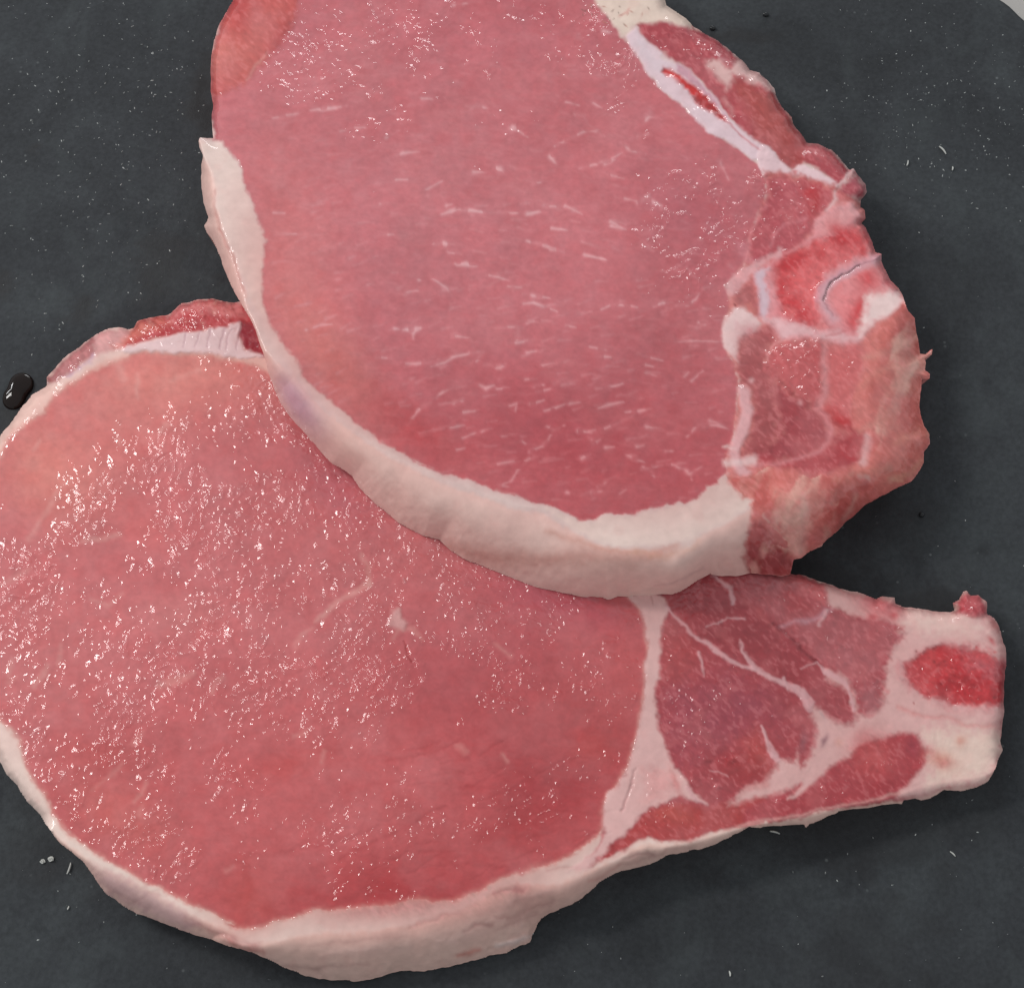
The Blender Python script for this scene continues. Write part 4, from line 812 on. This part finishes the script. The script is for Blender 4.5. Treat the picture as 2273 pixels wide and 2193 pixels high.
me.polygons.foreach_set('use_smooth', np.ones(len(me.polygons), bool))
me.update()

m, nt, N, L, b = nodes('slate')
tc = N.new('ShaderNodeTexCoord')
def noise(sc, det=4, dist=0, rough=.5):
    n = N.new('ShaderNodeTexNoise'); n.inputs['Scale'].default_value = sc; n.inputs['Detail'].default_value = det
    n.inputs['Distortion'].default_value = dist; n.inputs['Roughness'].default_value = rough
    L.new(tc.outputs['Object'], n.inputs['Vector']); return n
def ramp(src, stops):
    r = N.new('ShaderNodeValToRGB'); L.new(src, r.inputs[0])
    el = r.color_ramp.elements
    el[0].position, el[0].color = stops[0][0], (*stops[0][1], 1)
    el[1].position, el[1].color = stops[-1][0], (*stops[-1][1], 1)
    for p, c in stops[1:-1]:
        e = el.new(p); e.color = (*c, 1)
    return r
def mix(f, a, bb, mode='MIX'):
    x = N.new('ShaderNodeMix'); x.data_type = 'RGBA'; x.blend_type = mode
    if isinstance(f, float): x.inputs[0].default_value = f
    else: L.new(f, x.inputs[0])
    for q, i in ((a, 6), (bb, 7)):
        if isinstance(q, tuple): x.inputs[i].default_value = (*q, 1)
        else: L.new(q, x.inputs[i])
    return x.outputs[2]
g1 = ramp(noise(26, 8, .7, .6).outputs['Fac'], [(.3, (.028, .030, .033)), (.5, (.036, .039, .043)), (.72, (.050, .056, .060))])
g2 = ramp(noise(900, 3).outputs['Fac'], [(.3, (.86, .86, .86)), (.75, (1.2, 1.2, 1.2))])
col = mix(1.0, g1.outputs[0], g2.outputs[0], 'MULTIPLY')
# pale dusty speckle, denser in patches
vo = N.new('ShaderNodeTexVoronoi'); vo.inputs['Scale'].default_value = 330; vo.inputs['Randomness'].default_value = 1
L.new(tc.outputs['Object'], vo.inputs['Vector'])
sp = ramp(vo.outputs['Distance'], [(.06, (1, 1, 1)), (.17, (0, 0, 0))])
th = ramp(noise(150, 2).outputs['Fac'], [(.56, (0, 0, 0)), (.68, (1, 1, 1))])
pt = ramp(noise(14, 3).outputs['Fac'], [(.42, (.15, .15, .15)), (.62, (1, 1, 1))])
sx = N.new('ShaderNodeMath'); sx.operation = 'MULTIPLY'; L.new(sp.outputs[0], sx.inputs[0]); L.new(th.outputs[0], sx.inputs[1])
sy = N.new('ShaderNodeMath'); sy.operation = 'MULTIPLY'; L.new(sx.outputs[0], sy.inputs[0]); L.new(pt.outputs[0], sy.inputs[1])
sc_ = N.new('ShaderNodeMath'); sc_.operation = 'MULTIPLY'; L.new(sy.outputs[0], sc_.inputs[0]); sc_.inputs[1].default_value = .6
col = mix(sc_.outputs[0], col, (.24, .26, .26))
mpp = N.new('ShaderNodeMapping'); mpp.inputs['Scale'].default_value = (1.0, .55, 1); mpp.inputs['Rotation'].default_value = (0, 0, .25)
L.new(tc.outputs['Object'], mpp.inputs['Vector'])
ns = noise(75, 7, .6, .62); L.new(mpp.outputs[0], ns.inputs['Vector'])
sf = ramp(ns.outputs['Fac'], [(.52, (0, 0, 0)), (.85, (.4, .4, .4))])
col = mix(sf.outputs[0], col, (.070, .082, .085))
nd = noise(38, 8, .9, .65)
sd_ = ramp(nd.outputs['Fac'], [(.25, (.55, .55, .55)), (.42, (0, 0, 0))])
col = mix(sd_.outputs[0], col, (.018, .020, .023))
wa = N.new('ShaderNodeAttribute'); wa.attribute_name = 'damp'
col = mix(wa.outputs['Fac'], col, (.016, .015, .016))
L.new(col, b.inputs['Base Color'])
rg = N.new('ShaderNodeMapRange'); L.new(wa.outputs['Fac'], rg.inputs['Value']); rg.inputs['To Min'].default_value = .85; rg.inputs['To Max'].default_value = .45
L.new(rg.outputs[0], b.inputs['Roughness'])
b.inputs['Specular IOR Level'].default_value = .2
bp = N.new('ShaderNodeBump'); bp.inputs['Strength'].default_value = .5; bp.inputs['Distance'].default_value = .0004
L.new(noise(500, 6, .2, .65).outputs['Fac'], bp.inputs['Height']); L.new(bp.outputs[0], b.inputs['Normal'])
M_SLATE = m
# damp marks left by the meat juice
damp = np.zeros(len(top)+R_, np.float32)
for s_, rx, ry, a in [("A 130,620", 13, 36, .9), ("A 180,860", 11, 20, .9), ("A 190,480", 10, 22, .6), ("L 1540,60", 9, 9, .5), ("S 365,590", 26, 44, .6), ("S 190,675", 16, 22, .6), ("S 8,630", 14, 18, .6), ("S 76,325", 5, 7, .6), ("C 390,250", 30, 8, .6), ("S 15,925", 16, 26, .6),
        ("E 900,1180", 40, 20, .5), ("E 1400,800", 80, 40, .3), ("G 1250,430", 60, 18, .5), ("K 330,1380", 4, 16, .5), ("K 360,1040", 50, 60, .3), ("S 1900,1850", 120, 40, .35), ("S 2180,1650", 30, 120, .3), ("S 1930,2130", 60, 60, .3)]:
    c = T(s_)[0]; w_ = pw(*c); px = 0.000118
    dx = (top[:, 0]-w_.x)/(rx*px*2.0); dy = (top[:, 1]-w_.y)/(ry*px*2.0)
    nn = 1+.9*fbm(top[:, 0]*mm, top[:, 1]*mm, 6, 4, 3)
    damp[:nt_] = np.maximum(damp[:nt_], a*sstep(1.3, .5, np.sqrt(dx*dx+dy*dy)*nn))
at = me.attributes.new('damp', 'FLOAT', 'POINT'); at.data.foreach_set('value', damp)
me.materials.append(M_SLATE)
board = bpy.data.objects.new('slate_board', me); COL.objects.link(board)
tag(board, "dark grey slate serving board under both pork chops, dusty and speckled", "serving board")

# mineral flecks and lint scratches standing on the slate: one joined part
rf = random.Random(3)
V, Fc = [], []
def fleck(x, y, l, w, an, h=0.00015):
    c, s = math.cos(an), math.sin(an); n = len(V); z0 = float(slate_h(np.float64(x), np.float64(y)))
    for q, (a, bq) in enumerate([(-l, 0), (-l*.4, w), (l*.6, w*.7), (l, 0), (l*.5, -w), (-l*.5, -w*.8)]):
        V.append((x+a*c-bq*s, y+a*s+bq*c, z0-0.0001))
    V.append((x, y, z0+h))
    V.append((x+l*.3*c, y+l*.3*s, z0+h*.8))
    for q in range(6): Fc.append((n+q, n+(q+1) % 6, n+(7 if q in (2, 3) else 6)))
    Fc.append((n+2, n+7, n+6)); Fc.append((n+4, n+6, n+7))
dense = [(120, 250, 260), (330, 200, 200), (200, 560, 260), (1990, 230, 160), (2200, 250, 160), (60, 1000, 80), (250, 1900, 200), (1200, 2080, 260), (2000, 1950, 300)]
for i in range(1500):
    if i < 1050:
        d_ = dense[i % 5 if i < 850 else i % 9]; u_, v_ = rf.gauss(d_[0], d_[2]*.6), rf.gauss(d_[1], d_[2]*.7)
    else: u_, v_ = rf.uniform(-20, 2290), rf.uniform(-20, 2210)
    p = pw(u_, v_)
    l = rf.choice([.00012, .00016, .0002, .00028, .0004])*(1+.8*rf.random()); 
    if u_ > 1500 or v_ > 1700: l *= .8
    fleck(p.x, p.y, l, min(l*.7, .00022), rf.uniform(0, 3.14), .00005+l*.3)
mf = bpy.data.meshes.new('mineral_flecks'); mf.from_pydata(V, [], Fc)
m2, nt, N, L, b = nodes('pale_fleck')
oi = N.new('ShaderNodeTexNoise'); oi.inputs['Scale'].default_value = 900
tc = N.new('ShaderNodeTexCoord'); L.new(tc.outputs['Object'], oi.inputs['Vector'])
r = N.new('ShaderNodeValToRGB'); L.new(oi.outputs['Fac'], r.inputs[0])
r.color_ramp.elements[0].position = .35; r.color_ramp.elements[0].color = (.07, .08, .085, 1)
r.color_ramp.elements[1].position = .7; r.color_ramp.elements[1].color = (.62, .64, .62, 1)
L.new(r.outputs[0], b.inputs['Base Color']); b.inputs['Roughness'].default_value = .6
mf.materials.append(m2)
o = bpy.data.objects.new('mineral_flecks', mf); COL.objects.link(o); o.parent = board; tag(o, kind='stuff')

# counter beyond the board's corner
me = bpy.data.meshes.new('countertop')
n = 24; cs = [(-1.5+3*i/n, -1.5+3*j/n, -0.0072) for j in range(n+1) for i in range(n+1)]
me.from_pydata(cs, [], [(j*(n+1)+i, j*(n+1)+i+1, (j+1)*(n+1)+i+1, (j+1)*(n+1)+i) for j in range(n) for i in range(n)])
m, nt, N, L, b = nodes('pale_counter')
tc = N.new('ShaderNodeTexCoord'); x = N.new('ShaderNodeTexNoise'); x.inputs['Scale'].default_value = 30
L.new(tc.outputs['Object'], x.inputs['Vector']); r = N.new('ShaderNodeValToRGB'); L.new(x.outputs['Fac'], r.inputs[0])
r.color_ramp.elements[0].color = (.36, .34, .32, 1); r.color_ramp.elements[1].color = (.45, .43, .41, 1)
L.new(r.outputs[0], b.inputs['Base Color']); b.inputs['Roughness'].default_value = .45
me.materials.append(m)
o = bpy.data.objects.new('countertop', me); COL.objects.link(o); tag(o, "pale grey countertop showing past the board's corner", kind='structure')

# ------------------------------------------------------------------ juice drops and lumps for glints
m, nt, N, L, b = nodes('meat_juice')
x = N.new('ShaderNodeTexNoise'); x.inputs['Scale'].default_value = 300
tc = N.new('ShaderNodeTexCoord'); L.new(tc.outputs['Object'], x.inputs['Vector'])
r = N.new('ShaderNodeValToRGB'); L.new(x.outputs['Fac'], r.inputs[0])
r.color_ramp.elements[0].color = (.010, .006, .005, 1); r.color_ramp.elements[1].color = (.022, .012, .010, 1)
L.new(r.outputs[0], b.inputs['Base Color']); b.inputs['Roughness'].default_value = .03; b.inputs['IOR'].default_value = 1.33
b.inputs['Transmission Weight'].default_value = 0.35
M_JUICE = m
M_CLEAR = M_JUICE.copy(); M_CLEAR.name = 'water_film'
M_CLEAR.node_tree.nodes['Color Ramp'].color_ramp.elements[0].color = (.026, .028, .030, 1)
M_CLEAR.node_tree.nodes['Color Ramp'].color_ramp.elements[1].color = (.040, .043, .046, 1)
def drop(name, lobes, h, label, group=None):
    """a water drop: height field over one or two merged discs (pixel centre, pixel radii)"""
    px = 0.000122
    cs = [(pw(u_, v_), rx*px, ry*px, an) for u_, v_, rx, ry, an in lobes]
    cx = sum(c[0].x for c in cs)/len(cs); cy = sum(c[0].y for c in cs)/len(cs)
    def inside(x_, y_):
        s_ = 0
        for c, rx, ry, an in cs:
            ca, sa = math.cos(an), math.sin(an); dx, dy = x_-c.x, y_-c.y
            s_ += math.exp(-2.2*(((dx*ca+dy*sa)/rx)**2+((-dx*sa+dy*ca)/ry)**2))
        return s_-math.exp(-2.2)
    M, Rg = 64, 18
    vs = [(cx, cy, 0)]; 
    rad = []
    for i in range(M):
        a = 2*math.pi*i/M; lo, hi = 0, .01
        for _ in range(26):
            md = (lo+hi)/2
            if inside(cx+math.cos(a)*md, cy+math.sin(a)*md) > 0: lo = md
            else: hi = md
        rad.append(lo)
    vs = [(cx, cy, h)]
    for k_ in range(1, Rg+1):
        q = k_/Rg
        for i in range(M):
            a = 2*math.pi*i/M; rr_ = rad[i]*q
            vs.append((cx+math.cos(a)*rr_, cy+math.sin(a)*rr_, h*(1-q**2.6)**.62-0.0004*(k_ == Rg)))
    fc = [(0, 1+i, 1+(i+1) % M) for i in range(M)]
    for k_ in range(Rg-1):
        for i in range(M):
            a0 = 1+k_*M+i; a1 = 1+k_*M+(i+1) % M
            fc.append((a0, a0+M, a1+M, a1))
    me = bpy.data.meshes.new(name); me.from_pydata(vs, [], fc)
    me.polygons.foreach_set('use_smooth', np.ones(len(fc), bool)); me.materials.append(M_CLEAR if group else M_JUICE)
    o = bpy.data.objects.new(name, me); COL.objects.link(o)
    tag(o, label, 'drop', group)
    return o
drop('juice_drop', [(47, 853, 26, 28, .2), (30, 884, 24, 26, 0)], .0013, "large dark oval juice drop on the slate beside the lower chop")
DG = 'small drops on the slate'
drop('juice_drop', [(1700, 33, 7, 5, 0)], .0005, "small drop at the top edge right of the upper chop's fatty corner", DG)
drop('juice_drop', [(1582, 63, 7, 6, 0)], .0005, "tiny drop on the slate close beside the upper chop's top right edge", DG)
drop('juice_drop', [(2046, 1142, 6, 6, 0)], .0006, "small drop on the slate in the gap right of the two chops", DG)

m, nt, N, L, b = nodes('fibre')
x = N.new('ShaderNodeTexNoise'); x.inputs['Scale'].default_value = 500
tc = N.new('ShaderNodeTexCoord'); L.new(tc.outputs['Object'], x.inputs['Vector'])
r = N.new('ShaderNodeValToRGB'); L.new(x.outputs['Fac'], r.inputs[0])
r.color_ramp.elements[0].color = (.35, .36, .34, 1); r.color_ramp.elements[1].color = (.62, .62, .58, 1)
L.new(r.outputs[0], b.inputs['Base Color']); b.inputs['Roughness'].default_value = .6
M_FIB = m
FG = 'pale splinters lying on the slate'
def splinter(u0, v0, u1, v1, w, label):
    a, c = pw(u0, v0), pw(u1, v1); ax = c-a; nn = Vector((-ax.y, ax.x, 0)).normalized()
    vs, fc = [], []; K_, M = 7, 6
    for i in range(K_):
        t_ = i/(K_-1); p = a+ax*t_+nn*(.06*ax.length*math.sin(3*t_))
        r_ = w*(.35+.65*math.sin(math.pi*(.12+.76*t_)))
        for j in range(M):
            q = 2*math.pi*j/M
            vs.append((p.x+nn.x*r_*math.cos(q), p.y+nn.y*r_*math.cos(q), max(r_*(1+math.sin(q))-0.00025, -0.0004)))
    for i in range(K_-1):
        for j in range(M):
            fc.append((i*M+j, i*M+(j+1) % M, (i+1)*M+(j+1) % M, (i+1)*M+j))
    fc.append(tuple(range(M))); fc.append(tuple((K_-1)*M+j for j in range(M)))
    me = bpy.data.meshes.new('splinter'); me.from_pydata(vs, [], fc); me.materials.append(M_FIB)
    o = bpy.data.objects.new('splinter', me); COL.objects.link(o); tag(o, label, 'splinter', FG)
splinter(157, 1914, 148, 1939, .00022, "pale straight splinter on the slate left of the lower chop's bottom fat rim")
splinter(2085, 325, 2100, 342, .00026, "longer of two pale splinters on the slate right of the upper chop, slanting down right")
splinter(2016, 356, 2013, 368, .00020, "short upright pale splinter on the slate right of the upper chop")
splinter(2115, 370, 2114, 378, .00022, "stubby white grain like splinter right of the slanting splinter")
splinter(2109, 1889, 2121, 1900, .00018, "thin slanting splinter on the slate below the rib end of the lower chop")
splinter(1709, 1844, 1731, 1850, .00022, "pale flat splinter just under the lower chop's bottom edge at the rib")
splinter(1619, 2154, 1621, 2166, .00022, "small pale splinter near the bottom edge of the picture right of centre")
splinter(153, 2010, 149, 2018, .00018, "tiny pale splinter on the slate near the bottom left corner")
CG = 'white glint lumps below the left edge of the lower chop'
def glint_lump(u_, v_, r_, label):  # solid white lumps added to stand for bright wet glints
    c = pw(u_, v_); bm_v = []; K_, M = 6, 10
    rc = random.Random(int(u_)); vs, fc = [], []
    for i in range(1, K_):
        th_ = math.pi*.5*i/(K_-1)
        for j in range(M):
            q = 2*math.pi*j/M; k_ = r_*(1+.35*rc.uniform(-1, 1))
            vs.append((c.x+k_*1.3*math.sin(th_)*math.cos(q), c.y+k_*math.sin(th_)*math.sin(q), k_*.9*math.cos(th_)-0.0003))
    vs.append((c.x, c.y, r_*.9-0.0003))
    for i in range(K_-2):
        for j in range(M): fc.append((i*M+j, (i+1)*M+j, (i+1)*M+(j+1) % M, i*M+(j+1) % M))
    for j in range(M): fc.append((len(vs)-1, j, (j+1) % M))
    me = bpy.data.meshes.new('glint_lump'); me.from_pydata(vs, [], fc); me.materials.append(M_FIB)
    o = bpy.data.objects.new('glint_lump', me); COL.objects.link(o); tag(o, label, 'glint_lump', CG)
glint_lump(113, 1906, .00055, "rounder white lump standing for a glint on the slate, the right one of the pair")
glint_lump(94, 1911, .00045, "ragged white lump standing for a glint on the slate, the left one of the pair")
